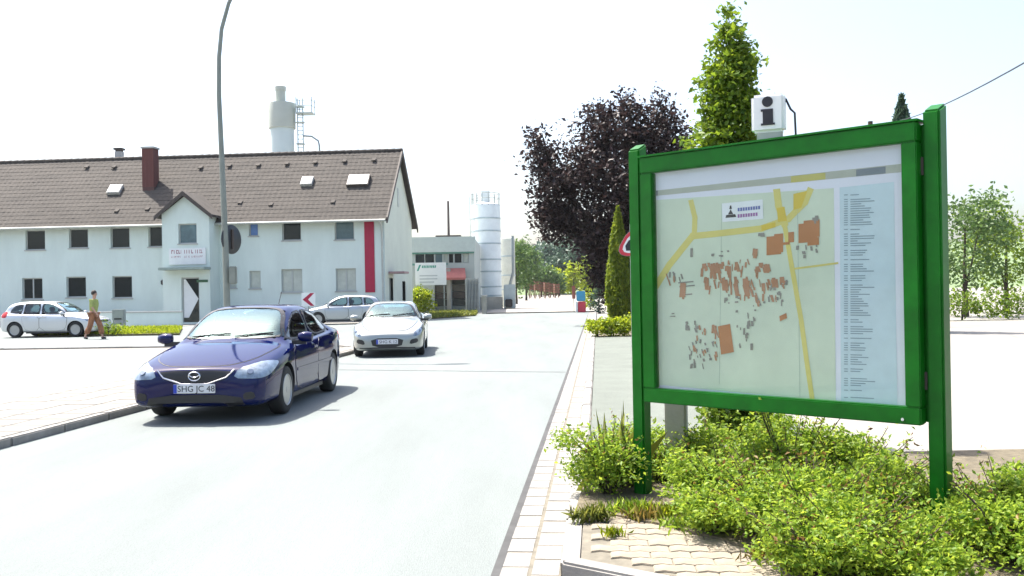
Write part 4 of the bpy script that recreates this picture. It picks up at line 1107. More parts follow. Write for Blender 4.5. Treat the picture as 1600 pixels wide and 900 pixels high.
# ================================================================== PERSON
def skin_mesh(verts, edges, radii, root=0, sub=2):
    me = bpy.data.meshes.new('sk'); me.from_pydata(verts, edges, [])
    o = link('sk', me)
    o.modifiers.new('s', 'SKIN'); sd = o.modifiers.new('u', 'SUBSURF'); sd.levels = sub; sd.render_levels = sub
    for i, r in enumerate(radii):
        o.data.skin_vertices[0].data[i].radius = (r, r) if not isinstance(r, tuple) else r
        o.data.skin_vertices[0].data[i].use_root = (i == root)
    dg = bpy.context.evaluated_depsgraph_get()
    out = bpy.data.meshes.new_from_object(o.evaluated_get(dg))
    bpy.data.objects.remove(o)
    out.polygons.foreach_set('use_smooth', [True] * len(out.polygons))
    return out
def build_person(loc, rz):
    t = thing('person', 'person in yellow-green top and wide brown trousers walking past the pale hatchback', 'person', loc, rz)
    # walks along +x; y = left
    V = {'pel': (0, 0, .96), 'wst': (0, 0, 1.10), 'cst': (.02, 0, 1.32), 'nkb': (.02, 0, 1.48), 'nk': (.035, 0, 1.55), 'hd0': (.05, 0, 1.63), 'hd1': (.05, 0, 1.72), 'hd2': (.04, 0, 1.78),
         'shl': (.02, .17, 1.44), 'ell': (-.10, .235, 1.18), 'wrl': (-.02, .24, .95), 'hnl': (.02, .235, .88),
         'shr': (.02, -.17, 1.44), 'elr': (.10, -.235, 1.18), 'wrr': (.24, -.22, .99), 'hnr': (.29, -.215, .93),
         'hpl': (.0, .095, .90), 'knl': (.20, .10, .50), 'anl': (.28, .10, .085), 'tol': (.40, .10, .03),
         'hpr': (.0, -.095, .90), 'knr': (-.08, -.10, .49), 'anr': (-.30, -.10, .12), 'tor': (-.20, -.10, .03)}
    Rr = {'pel': .135, 'wst': .12, 'cst': .14, 'nkb': .075, 'nk': .052, 'hd0': .078, 'hd1': .092, 'hd2': .065, 'shl': .06, 'ell': .042, 'wrl': .028, 'hnl': .03, 'shr': .06, 'elr': .042, 'wrr': .028, 'hnr': .03,
          'hpl': .09, 'knl': .058, 'anl': .036, 'tol': .03, 'hpr': .09, 'knr': .058, 'anr': .036, 'tor': .03}
    E = [('pel', 'wst'), ('wst', 'cst'), ('cst', 'nkb'), ('nkb', 'nk'), ('nk', 'hd0'), ('hd0', 'hd1'), ('hd1', 'hd2')]
    for s in 'lr': E += [('cst', 'sh' + s), ('sh' + s, 'el' + s), ('el' + s, 'wr' + s), ('wr' + s, 'hn' + s), ('pel', 'hp' + s), ('hp' + s, 'kn' + s), ('kn' + s, 'an' + s), ('an' + s, 'to' + s)]
    for s in 'lr':   # five fingers on each palm
        b = Vector(V['hn' + s])
        for k in range(5):
            a_ = (k - 1.5) * 0.016; L = (.075, .085, .08, .062, .05)[k]
            if k == 4: p1, p2 = b + Vector((.035, 0, -.005)), b + Vector((.055, 0, -.04))
            else: p1, p2 = b + Vector((a_, 0, -L * .55)), b + Vector((a_ + .012, 0, -L))
            for j, p in ((1, p1), (2, p2)):
                V['f%s%d%d' % (s, k, j)] = tuple(p); Rr['f%s%d%d' % (s, k, j)] = .0085
            E += [('hn' + s, 'f%s%d1' % (s, k)), ('f%s%d1' % (s, k), 'f%s%d2' % (s, k))]
    keys = list(V)
    me = skin_mesh([V[k] for k in keys], [(keys.index(a), keys.index(b)) for a, b in E], [Rr[k] for k in keys])
    me.materials.append(M['skin']); link('body', me, t)
    def sub(ks, es, rad, name, m):
        me = skin_mesh([V[k] if isinstance(k, str) else k for k in ks], es, rad); me.materials.append(m); return link(name, me, t)
    sub(['pel', 'wst', 'cst', 'nkb', 'shl', 'ell', 'shr', 'elr'], [(0, 1), (1, 2), (2, 3), (2, 4), (4, 5), (2, 6), (6, 7)], [.155, .145, .162, .085, .078, .06, .078, .06], 'shirt', mat('yellow_green_cotton', (0.30, 0.34, 0.10), 0.9, var=0.15, scale=8))
    sub(['pel', 'hpl', 'knl', (.265, .10, .16), 'hpr', 'knr', (-.26, -.10, .19)], [(0, 1), (1, 2), (2, 3), (0, 4), (4, 5), (5, 6)], [.15, .115, .10, .11, .115, .10, .11], 'trousers', mat('brown_orange_cloth', (0.27, 0.12, 0.06), 0.9, var=0.4, scale=9))
    for s in (1, -1):
        an = V['anl' if s > 0 else 'anr']; to = V['tol' if s > 0 else 'tor']
        sub([(an[0] - .05, an[1], max(.04, an[2] - .05)), ((an[0] + to[0]) / 2, an[1], .045), (to[0] + .03, to[1], .035)], [(0, 1), (1, 2)], [.045, .045, .038], 'shoe', M['black'])
    hr = MB()
    hr.lathe([(.001, .115), (.06, .095), (.095, .04), (.10, -.02), (.085, -.07), (.07, -.075), (.001, -.03)], 14, c=(.025, 0, 1.735))
    hr.build('hair', mat('dark_hair', (0.03, 0.02, 0.015), 0.7, var=0.2), t, smooth=60)
    fc = MB()
    for s in (1, -1): fc.lathe([(.001, -.006), (.012, 0), (.001, .006)], 8, axis='x', c=(.135, s * .032, 1.70))
    fc.build('eyes', M['ink'], t)
    MB().add([(.135, 0, 1.70), (.135, .014, 1.665), (.135, -.014, 1.665), (.165, 0, 1.668)], [(0, 1, 3), (0, 3, 2), (1, 2, 3)]).build('nose', M['skin'], t)
    return t
g = ground(147, 530)
build_person((g.x, g.y, 0.004), R(-8))

# ================================================================== CHEVRON SIGN at the corner
a = at(482, 468, 44.5); gy = 44.5
cv = thing('chevron_sign', 'small white sign with a red arrow pointing left by the parked hatchback', 'sign', (a.x, gy, 0.0))
box_part('post', M['galv'], cv, -0.03, 0.03, 0.02, 0.08, 0, a.z + 0.2)
box_part('panel', M['white_sign'], cv, -0.33, 0.33, -0.01, 0.02, a.z - 0.33, a.z + 0.33, bevel=0.005)
z = a.z
MB().prism_y([(-0.28, z), (0.10, z - 0.31), (0.28, z - 0.31), (-0.02, z), (0.28, z + 0.31), (0.10, z + 0.31)], -0.016, -0.0105).build('arrow', M['red'], cv)

# ================================================================== CONCRETE WORKS
# grey flat-roofed workshop
WY = 66.0
w0 = at(640, 486, WY)
def wx(px): return at(px, 450, WY).x - w0.x
def wz(px, py): return at(px, py, WY).z
wk = thing('workshop', 'grey flat-roofed workshop with red awning and ribbon windows behind the gate', 'building', (w0.x, WY, 0))
X0, X1 = wx(610), wx(742)
ztop, zb1, zb2 = wz(690, 372), wz(690, 394), wz(690, 411)
zo, zg = wz(690, 433), 0.0
hs = []
ribbon = [(650, 664), (665, 679), (681, 692), (694, 700), (702, 709), (711, 722), (724, 733)]
for (p, q) in ribbon: hs.append((wx(p), wx(q), zb2, zb1 - 0.12))
hs += [(wx(679), wx(698), 0.0, zo - 0.1), (wx(706), wx(729), 0.0, zo)]
mb = MB(); wall_cells(mb, X0, X1, -0.1, ztop, hs, 0, 0.3)
mb.add([(X1, 0, -0.1), (X1, 12, -0.1), (X1, 12, ztop), (X1, 0, ztop)], [(0, 1, 2, 3)])
mb.add([(X0, 0, ztop), (X1, 0, ztop), (X1, 12, ztop), (X0, 12, ztop)], [(0, 1, 2, 3)])
mb.add([(X0, 1.0, -0.1), (X1, 1.0, -0.1), (X1, 1.0, ztop), (X0, 1.0, ztop)], [(0, 1, 2, 3)])
mb.build('wall', mat('workshop_concrete', (0.40, 0.44, 0.41), 0.85, var=0.1, scale=0.5), wk)
box_part('parapet', mat('parapet_panel', (0.50, 0.56, 0.51), 0.8, var=0.06), wk, X0 - 0.1, X1 + 0.1, -0.16, -0.003, zb1, ztop + 0.08)
box_part('window_band', mat('green_fascia', (0.10, 0.24, 0.20), 0.6), wk, X0 - 0.05, X1, -0.09, -0.003, zb1 - 0.12, zb1 - 0.004)
box_part('window_band', mat('green_fascia', (0.10, 0.24, 0.20), 0.6), wk, X0 - 0.05, wx(700), -0.09, -0.003, zb2 - 0.14, zb2 - 0.01)
for k, (p, q) in enumerate(ribbon):
    box_part('window_pane', (M['glass_dark'], M['glass_blue'], M['blind'])[(0, 0, 1, 2, 0, 0, 2)[k] if k != 1 else 0], wk, wx(p) + 0.02, wx(q) - 0.02, 0.12, 0.16, zb2 + 0.02, zb1 - 0.14)
for (p, q, top) in ((679, 698, zo - 0.1), (706, 729, zo)):
    n = 5; a_, b_ = wx(p), wx(q)
    for k in range(n):
        z0, z1 = 0.0 + (top / n) * k, (top / n) * (k + 1) - 0.03
        box_part('gate_panel', (mat('pale_gate_panel', (0.17, 0.19, 0.17), 0.7), mat('dark_gate_panel', (0.05, 0.055, 0.045), 0.7), mat('brown_gate_panel', (0.075, 0.06, 0.05), 0.7), mat('dun_gate_panel', (0.11, 0.10, 0.08), 0.7), mat('dark_gate_panel', (0.05, 0.055, 0.045), 0.7))[k], wk, a_ + 0.02, b_ - 0.02, 0.2, 0.26, z0, z1)
box_part('pillar', M['concrete'], wk, wx(699), wx(705), -0.35, -0.004, -0.1, wz(700, 420), bevel=0.03)
aw = MB(); a_, b_ = wx(697), wx(727); zt_, zl_ = wz(710, 419), wz(710, 434)
aw.add([(a_, -0.02, zt_), (b_, -0.02, zt_), (b_ + 0.1, -0.95, zl_), (a_, -0.95, zl_), (a_, -0.02, zt_ - 0.1), (b_, -0.02, zt_ - 0.1), (b_ + 0.1, -0.95, zl_ - 0.16), (a_, -0.95, zl_ - 0.16)],
       [(3, 2, 1, 0), (3, 7, 6, 2), (2, 6, 5, 1), (0, 4, 7, 3), (4, 5, 6, 7)])
aw.build('awning', mat('faded_red_awning', (0.40, 0.13, 0.11), 0.7, var=0.12), wk)
ms = wx(701)
MB().tube([(ms, 1.0, ztop), (ms, 1.0, ztop + 0.4), (ms, 1.0, wz(700, 312))], [0.1, 0.09, 0.08], 8).build('flue_pipe', mat('brown_flue', (0.14, 0.11, 0.10), 0.6, 0.3), wk, smooth=60)
box_part('flue_base', M['dark_trim'], wk, ms - 0.9, ms + 0.9, 0.4, 1.6, ztop, ztop + 0.22)
# company board in front of it
s0, s1 = at(649, 446, 64.0), at(697, 410, 64.0)
cb_ = thing('company_board', 'white company signboard with green lettering in front of the workshop', 'sign', (s0.x, 64.0, 0))
W_ = s1.x - s0.x
box_part('panel', M['white_sign'], cb_, 0, W_, -0.04, 0.04, s0.z, s1.z, bevel=0.01)
for k in (0.08, 0.92): box_part('post', M['galv'], cb_, W_ * k - 0.04, W_ * k + 0.04, 0.045, 0.125, -0.1, s1.z - 0.05)
tg = mat('teal_green_print', (0.03, 0.28, 0.20), 0.5, var=0)
gl = MB(); zl0 = s1.z - 0.34
gl.prism_y([(0.12, zl0 - 0.22), (0.24, zl0 - 0.22), (0.42, zl0 + 0.2), (0.30, zl0 + 0.2)], -0.047, -0.041)
x = 0.46
for k in range(9):
    w = random.uniform(0.05, 0.09)
    gl.prism_y([(x, zl0 - 0.02), (x + w, zl0 - 0.02), (x + w + 0.04, zl0 + 0.15), (x + 0.04, zl0 + 0.15)], -0.047, -0.041)
    x += w + 0.035
gl.build('lettering', tg, cb_)
g2 = MB()
for k in range(3):
    g2.box(0.3, 0.3 + random.uniform(0.8, 1.5), -0.046, -0.041, s0.z + 0.18 + k * 0.22, s0.z + 0.25 + k * 0.22)
g2.build('small_print', mat('grey_print', (0.42, 0.44, 0.46), 0.6, var=0), cb_)

def silo(name, label, px0, px1, ptop, pbase, Y, bands, mat_body, group=None, railing=True):
    b = at((px0 + px1) / 2, pbase, Y); r = (at(px1, 400, Y).x - at(px0, 400, Y).x) / 2
    t = thing(name, label, 'silo', (b.x, Y + r, 0), 0, group)
    H = at((px0 + px1) / 2, ptop, Y).z
    MB().lathe([(r * 0.9, -0.1), (r, 0.0), (r, H - 0.25), (r * 0.96, H), (r * 0.3, H + 0.25)], 32).build('shell', mat_body, t, smooth=40)
    for py in bands:
        z = at((px0 + px1) / 2, py, Y).z
        MB().lathe([(r + 0.003, -0.06), (r + 0.035, -0.05), (r + 0.035, 0.05), (r + 0.003, 0.06)], 32, c=(0, 0, z)).build('band', M['silo_band'], t, smooth=40)
    lad = MB()
    for s in (-0.2, 0.2): lad.tube([(-r - 0.12, s, 0.4), (-r - 0.12, s, H + 0.7)], 0.025, 5)
    for k in range(int(H / 0.35)): lad.tube([(-r - 0.12, -0.2, 0.5 + k * 0.35), (-r - 0.12, 0.2, 0.5 + k * 0.35)], 0.018, 4)
    lad.build('ladder', M['silo_band'], t)
    if railing:
        rl = MB(); n = 14; rr = r * 0.97
        for k in range(n):
            a_ = 2 * math.pi * k / n; rl.tube([(rr * math.cos(a_), rr * math.sin(a_), H - 0.1), (rr * math.cos(a_), rr * math.sin(a_), H + 0.95)], 0.025, 5)
        for hh in (0.5, 0.95): rl.tube([(rr * math.cos(2*math.pi*k/24), rr * math.sin(2*math.pi*k/24), H + hh) for k in range(25)], 0.025, 5)
        rl.build('railing', M['galv'], t)
        MB().box(-0.35, 0.35, -0.35, 0.35, H + 0.05, H + 1.2).build('filter_box', M['silo'], t, bevel=0.03)
    return t
sA = silo('cement_silo', 'tall white ringed cement silo beside the gate with railing on top', 738, 784, 318, 478, 78.0, (340, 360, 380, 405, 424, 448, 462), M['silo'])
sB = silo('cement_silo', 'shorter cream silo with ladder against the tall white silo', 783, 806, 372, 474, 84.0, (400, 430, 452), mat('cream_silo', (0.58, 0.60, 0.52), 0.6, var=0.08), railing=False)
p = at(780, 478, 76.5)
bs = thing('silo_plinth', 'grey concrete block base with dark machinery at the foot of the silos', 'plinth', (p.x, 76.0, 0))
box_part('block', M['concrete'], bs, -2.4, 0.3, -0.2, 0.9, -0.1, 1.0, bevel=0.04)
box_part('hopper', M['silo_band'], bs, 0.4, 1.35, -0.1, 0.9, 0.0, 2.0, bevel=0.05)
box_part('motor', M['black'], bs, 0.5, 1.1, -0.5, -0.12, 0.15, 0.8, bevel=0.06)
MB().tube([(0.9, 0.3, 1.9), (1.2, 0.3, 3.0), (1.2, 0.5, 6.0)], 0.12, 8).build('feed_pipe', M['galv'], bs, smooth=60)

# tall tower behind the office roof
TY = 86.0
tb_ = at(437, 243, TY); rt = (at(457, 220, TY).x - at(419, 220, TY).x) / 2
tw = thing('silo_tower', 'tall pale concrete silo tower with ladder and platform rising behind the office roof', 'tower', (tb_.x, TY + rt, 0))
zA, zB, zC, zD = at(437, 198, TY).z, at(437, 158, TY).z, at(437, 156, TY).z, at(437, 131, TY).z
MB().lathe([(rt * 0.92, -0.2), (rt * 0.97, zA - 0.1), (rt * 0.97, zA)], 32).build('shaft', M['tower2'], tw, smooth=40)
MB().lathe([(rt * 1.08, zA), (rt * 1.10, zA + 0.02), (rt * 1.12, zB - 0.06), (rt * 1.10, zB), (rt * 0.4, zB + 0.12)], 32).build('drum', M['tower'], tw, smooth=40)
MB().lathe([(0.46, zC), (0.46, zD - 0.42), (0.52, zD - 0.40), (0.52, zD - 0.02), (0.50, zD)], 16, c=(-0.1, 0, 0)).build('vent_stack', M['tower'], tw, smooth=40)
sc2 = MB(); xo = rt * 1.13 + 0.25
for sx in (0, 0.5): sc2.tube([(xo + sx, -0.3, 8), (xo + sx, -0.3, zB + 0.4)], 0.06, 5)
z = 8.0
while z < zB:
    sc2.tube([(xo, -0.3, z), (xo + 0.5, -0.3, z)], 0.04, 5); z += 0.4
for kz in (zA - 1.5, zA + 0.5, zB - 0.4): sc2.lathe([(0.42, -0.04), (0.48, 0), (0.42, 0.04)], 12, c=(xo + 0.25, -0.3, kz))
sc2.build('ladder', M['silo_band'], tw)
pl_ = MB(); zp = at(465, 174, TY).z
pl_.box(xo - 0.1, xo + 1.5, -0.9, 0.6, zp - 0.08, zp)
for (sx, sy) in ((xo, -0.88), (xo + 1.45, -0.88), (xo + 1.45, 0.55), (xo, 0.55)): pl_.tube([(sx, sy, zp), (sx, sy, zp + 1.4)], 0.045, 5)
for hh in (0.6, 1.1): pl_.tube([(xo, -0.88, zp + hh), (xo + 1.45, -0.88, zp + hh), (xo + 1.45, 0.55, zp + hh)], 0.04, 5)
pl_.build('platform', M['silo_band'], tw)
MB().tube([(xo + 0.5, -0.3, at(465, 210, TY).z), (xo + 1.3, -0.3, at(475, 211, TY).z), (xo + 1.9, -0.3, at(481, 218, TY).z), (xo + 2.0, -0.3, at(482, 226, TY).z), (xo + 2.0, -0.3, 8)], 0.09, 8).build('feed_pipe', M['galv'], tw, smooth=60)

# gate leaves, gate post, dark strip across the entrance
gA = at(729, 487, 62.5)
gt = thing('steel_gate', 'open grey steel gate leaf beside the workshop awning', 'gate', (gA.x, 62.5, 0), R(35))
gt_h = at(740, 434, 62.5).z
for k in range(9): box_part('bar', M['galv'], gt, k * 0.12, k * 0.12 + 0.05, 0, 0.05, 0.1, gt_h - 0.05 * (k % 2))
box_part('sheet', mat('grey_gate_sheet', (0.22, 0.24, 0.26), 0.6, 0.3), gt, 0.0, 1.05, 0.105, 0.13, 0.12, gt_h - 0.1)
box_part('rail', M['galv'], gt, -0.03, 1.08, 0.052, 0.1, 0.25, 0.35); box_part('rail', M['galv'], gt, -0.03, 1.08, 0.052, 0.1, gt_h - 0.4, gt_h - 0.3)
gp2 = at(757, 489, 61.5)
pst = thing('gate_post', 'short pale concrete gate post at the foot of the silos', 'post', (gp2.x, 61.5, 0))
box_part('shaft', M['concrete'], pst, -0.16, 0.16, -0.16, 0.16, -0.1, 1.15, bevel=0.03)
box_part('cap', M['sill'], pst, -0.2, 0.2, -0.2, 0.2, 1.15, 1.25, bevel=0.02)
tag(MB().box(-3.7, 4.0, -0.16, 0.16, -0.02, 0.07).build('entrance_strip', mat('dark_entrance_strip', (0.05, 0.05, 0.045), 0.6, 0.4, var=0.2), None, bevel=0.015, loc=(at(843, 487, 61.6).x, 61.6, 0), rot=(0, 0, R(1.5))), 'low dark strip laid across the works entrance', 'gate rail')  # low, evenly dark flat strip across the entrance
# grass in front of the workshop
gq = [ground(672, 499), ground(742, 494), ground(746, 489), ground(672, 490)]
struct(MB().prism([(v.x, v.y) for v in gq], -0.05, 0.07).build('works_verge', mat('verge_soil', (0.10, 0.085, 0.04))))
pp = []
for k in range(5000):
    u, v = random.random(), random.random()
    p = gq[0].lerp(gq[1], u).lerp(gq[3].lerp(gq[2], u), v); pp.append((p.x, p.y, 0.06 + random.random() * 0.12))
tag(link('works_grass', leaf_mesh('works_grass', pp, 0.25, LEAF['grass'], updir=(0, 0, .8), aspect=0.3)), 'sunlit grass verge in front of the workshop', 'grass', kind='stuff')
g = ground(657, 491)
blob_tree('round_shrub', 'round bright green shrub behind the silver coupe', (g.x, g.y, 0), [(0, 0, 1.05, .95, .9, .85), (-.3, 0, 1.45, .55, .5, .45), (.35, -.1, 1.2, .6, .6, .55), (.1, 0, .6, .9, .85, .5)], LEAF['lime'], 0.17, 90, 0.16, 14, 0.5, 0.07, cat='shrub')

# stacked brown racks in the yard
rk0 = None
for k in range(7):
    px = 824 + k * 7.6
    p = at(px, 462 - k * 0.7, 150.0 + 3 * (k % 2)); Yk = 150.0 + 3 * (k % 2)
    pos = ('first', 'second', 'third', 'fourth', 'fifth', 'sixth', 'last')[k]
    t = thing('storage_rack', '%s from the silos of the rusty brown racks stacked in the far yard' % pos if k < 6 else 'rusty brown rack at the far end of the row, nearest the copper beech', 'rack', (p.x, Yk, 0), R(12), 'brown racks in the yard')
    h = 3.1 - 0.12 * k
    for s in (-0.3, 0.3):
        MB().tube([(s, -0.3, 0), (s, -0.3, h)], 0.07, 5).build('upright', M['brown'], t)
    MB().tube([(-0.3, -0.3, 0.2), (0.0, -0.32, 1.3), (0.3, -0.3, 0.2)], 0.09, 5).build('brace', M['brown'], t)
    for j in range(4): box_part('plank_layer', M['brown'], t, -0.42, 0.42, -0.5, 0.5, h - 1.5 + j * 0.38, h - 1.5 + j * 0.38 + 0.3)
# red and blue barrier post by the gate
bp_ = at(909, 483, 61.0)
bt = thing('barrier_machine', 'blue and red painted barrier machine at the right of the works gate', 'barrier', (bp_.x, 61.0, 0))
box_part('red_housing', mat('red_enamel', (0.55, 0.05, 0.08), 0.45, var=0.08), bt, -0.26, 0.26, -0.22, 0.22, 0, 0.72, bevel=0.05)
box_part('blue_panel', mat('blue_enamel', (0.06, 0.30, 0.48), 0.45, var=0.08), bt, -0.34, 0.24, -0.16, 0.16, 0.74, 1.4, bevel=0.04)
box_part('white_stripe', M['white_sign'], bt, -0.40, -0.27, -0.2, 0.1, 0.02, 0.70, bevel=0.02)
box_part('top_panel', mat('rust_enamel', (0.30, 0.10, 0.07), 0.6), bt, -0.62, -0.40, -0.05, 0.05, 0.9, 1.75)
MB().tube([(-0.51, 0, 0), (-0.51, 0, 0.9)], 0.03, 6).build('stand', M['galv'], bt)

# ================================================================== TREES AND HEDGES
def pxblobs(base, Y, lst, depth=1.0):
    s = Y / FPX; out = []
    for (px, py, r, *q) in lst:
        p = at(px, py, Y); dy = q[0] if q else 0
        out.append((p.x - base[0], dy, p.z - base[2], r * s, r * s * depth, r * s * (q[1] if len(q) > 1 else 1.0)))
    return out
Yb = 40.0
bb_ = at(985, 500, Yb); base = (bb_.x, Yb, 0.0)
blob_tree('copper_beech', 'large dark purple copper beech overhanging the works entrance', base,
    pxblobs(base, Yb, [(950, 215, 52, 0), (1010, 215, 50, .4), (985, 175, 22, 0), (940, 175, 20, .3), (1045, 235, 40, 0), (905, 265, 48, -.4), (865, 300, 38, 0), (850, 250, 26, .2), (838, 222, 13, 0), (955, 300, 62, -.8), (1020, 300, 58, .6), (868, 350, 34, 0), (905, 345, 44, .6), (930, 385, 42, -.6), (960, 405, 48, .3), (985, 365, 55, 0), (945, 430, 26, 0), (985, 440, 34, .6), (1050, 180, 18, .3), (850, 335, 20, .4), (962, 452, 32, -.3), (842, 270, 14, 0), (835, 300, 9, .2), (836, 208, 9, 0), (846, 228, 12, .2), (975, 155, 12, 0), (1030, 160, 14, .2), (1065, 215, 16, .1)]),
    LEAF['beech'], 0.19, 78, 0.26, 17, 2.2, 0.28, shell=0.3)
# columnar leafy tree behind the board
Yc = 9.4
cb2 = at(1160, 700, Yc); base = (cb2.x, Yc, 0.06)
cl = []
for (px, py, r) in ((1139, 22, 11), (1140, 50, 20), (1143, 78, 30), (1140, 105, 36), (1152, 120, 32), (1136, 140, 42), (1150, 165, 46), (1128, 180, 40), (1150, 200, 52), (1140, 240, 62), (1150, 300, 68), (1150, 370, 72), (1153, 440, 74), (1155, 510, 74), (1155, 580, 72), (1156, 635, 66), (1156, 668, 50)):
    cl.append((px, py, r))
blob_tree('columnar_tree', 'slim cone-shaped green tree rising behind the information board', base, pxblobs(base, Yc, [(a_, b_, c_ * 1.1) for a_, b_, c_ in cl]), LEAF['tree'], 0.062, 1050, 0.05, 14, 0.9, 0.045, shell=0.25)
# thuja column
Yt = 34.0
tb2 = at(968, 496, Yt); base = (tb2.x, Yt, 0.05)
def spire(name, label, base, H, r, m, n, leaf, group=None):
    t = thing(name, label, 'tree', base, 0, group)
    MB().tube([(0, 0, -0.1), (0, 0, H * 0.8)], [0.09, 0.02], 7).build('trunk', M['bark'], t, smooth=60)
    z = RNG.uniform(0, 1, n) ** 1.15 * H; a_ = RNG.uniform(0, 2 * math.pi, n)
    rr = r * np.minimum(1.0, 0.55 + 2.2 * z / H) * np.clip(1.0 - (z / H) ** 2.6, 0.02, 1) * RNG.uniform(0.7, 1.08, n) * (1 + 0.12 * np.sin(a_ * 5 + z * 3))
    P = np.stack([rr * np.cos(a_), rr * np.sin(a_), 0.05 + z], 1)
    link('crown', leaf_mesh('crown', P, leaf, m, updir=(0, 0, .7), aspect=0.4), t)
    return t
spire('thuja_column', 'narrow green thuja column left of the information board', base, at(976, 328, Yt).z, 0.46, LEAF['thuja'], 9000, 0.16)
spire('thuja_column', 'dark thuja column partly hidden by the green board post', (base[0] + 0.75, Yt + 0.5, 0.05), 3.7, 0.5, LEAF['dark'], 6000, 0.16)
# low lime hedge in front of the thuja
hl0, hl1 = ground(925, 527, 0.08), ground(1010, 525, 0.08)
for k in range(4):
    p = hl0.lerp(hl1, (k + 0.5) / 4)
    lab = ('bright lime low shrub at the kerb end of the row under the thuja', 'second lime low shrub from the kerb in the row under the thuja', 'third lime low shrub from the kerb in the row under the thuja', 'lime low shrub half hidden behind the green board post')[k]
    blob_tree('low_shrub', lab, (p.x, p.y + 0.45, 0.06), [(0, 0, .33, .34, .5, .32), (.2, .1, .40, .24, .3, .2), (-.18, -.1, .38, .22, .3, .2)], LEAF['lime'], 0.10, 240, 0.07, 12, 0.2, 0.03, group='lime shrubs under the thuja', cat='shrub')
# yellowish shrubs by the gate fence
for k, (px, py, h, r, m, lab) in enumerate(((922, 484, 1.7, .5, 'lime', 'yellow-green shrub beside the red and blue barrier machine'), (936, 490, 2.4, .55, 'dark', 'dark green shrub between the barrier machine and the thuja'))):
    g = ground(px, py)
    blob_tree('gate_shrub', lab, (g.x, g.y, 0), [(0, 0, h * .35, r, r, h * .32), (0.1, 0, h * .7, r * .8, r * .8, h * .28)], LEAF[m], 0.18, 90, 0.14, 12, 0.5, 0.05, cat='shrub', group='shrubs by the works gate')
# trees in and behind the yard
yard = [(806, 440, 100, [(0, 0, 3.4, 1.7, 1.7, 2.4), (.5, 0, 5.2, 1.2, 1.2, 1.4)], 'far', 'light green tree directly behind the shorter silo'),
        (822, 446, 130, [(0, 0, 5.0, 2.4, 2.4, 3.4), (-.8, 0, 7.0, 1.6, 1.6, 1.6)], 'far', 'taller green tree between the silo and the brown racks'),
        (846, 446, 180, [(0, 0, 3.4, 4.0, 3, 3.0), (2.5, 0, 2.8, 2.5, 2.5, 2.2)], 'far', 'rounded light green tree behind the brown racks'),
        (874, 450, 200, [(0, 0, 3.2, 2.8, 2.4, 2.8), (-2.4, 0, 2.4, 2, 2, 2)], 'lime', 'lime green bush at the far end of the works road'),
        (896, 448, 190, [(0, 0, 3.6, 2.2, 2, 3.2), (.6, 0, 5.4, 1.4, 1.4, 1.6)], 'lime', 'lime green young tree near the copper beech foliage'),
        (925, 462, 105, [(0, 0, 2.8, 1.5, 1.5, 2.4), (.4, 0, 4.2, 1.0, 1, 1.2)], 'thuja', 'olive green tree under the copper beech branches'),
        (905, 450, 230, [(0, 0, 6, 6, 5, 5), (6, 0, 7, 5, 5, 6), (-6, 0, 5, 4, 4, 4.5)], 'dark', 'dark bluish-green tree mass behind the lime green bushes'),
        (868, 446, 240, [(0, 0, 7, 5, 5, 6), (-5, 0, 6, 4, 4, 5)], 'dark', 'dark green broad tree at the foot of the hazy hillside')]
for (px, py, Y, bl, m, lab) in yard:
    p = at(px, py, Y)
    blob_tree('yard_tree', lab, (p.x, Y, 0), bl, LEAF[m], 0.006 * Y * 0.55, 26 if Y < 150 else 14, 0.35, 12, 1.2, 0.15, group='trees behind the concrete works')
# right of the board: hedge row and trees beyond the lot
for k, (x, y, bl, m, lab) in enumerate(((20.5, 42, [(0, 0, 3.2, 2.0, 2, 2.2), (.8, 0, 4.6, 1.3, 1.3, 1.4)], 'far', 'leafy tree beyond the lot at the far right edge'), (24.5, 46, [(0, 0, 3.0, 2.2, 2, 2.0), (-.8, 0, 4.2, 1.4, 1.3, 1.3)], 'tree', 'darker leafy tree behind the one at the far right edge'), (17.5, 50, [(0, 0, 2.8, 2.0, 2, 1.9), (.6, 0, 3.8, 1.3, 1.3, 1.2)], 'far', 'low leafy tree behind the right post of the information board'))):
    blob_tree('lot_tree', lab, (x, y, 0), bl, LEAF[m], 0.2, 40, 0.28, 13, 1.2, 0.13, group='trees beyond the lot')
p = at(1409, 190, 30)
spire('slender_spruce', 'tip of a slender conifer showing above the board near the cable', (p.x, 30, 0), at(1409, 152, 30).z, 0.9, LEAF['dark'], 5000, 0.25)

for k in range(6):
    x = 15.5 + k * 3.0
    lab = ('clipped green hedge section nearest the right board post beyond the lot', 'second clipped hedge section beyond the lot', 'third clipped hedge section beyond the lot', 'fourth clipped hedge section beyond the lot', 'fifth clipped hedge section beyond the lot', 'last clipped hedge section beyond the lot')[k]
    blob_tree('hedge', lab, (x, 38.0 + 0.2 * k, 0), [(-1, 0, .6, .75, .5, .6), (0, 0, .65, .8, .5, .65), (1, 0, .6, .75, .5, .6)], LEAF['tree'], 0.13, 120, 0.12, 12, 0.4, 0.04, group='hedge beyond the lot', cat='hedge')

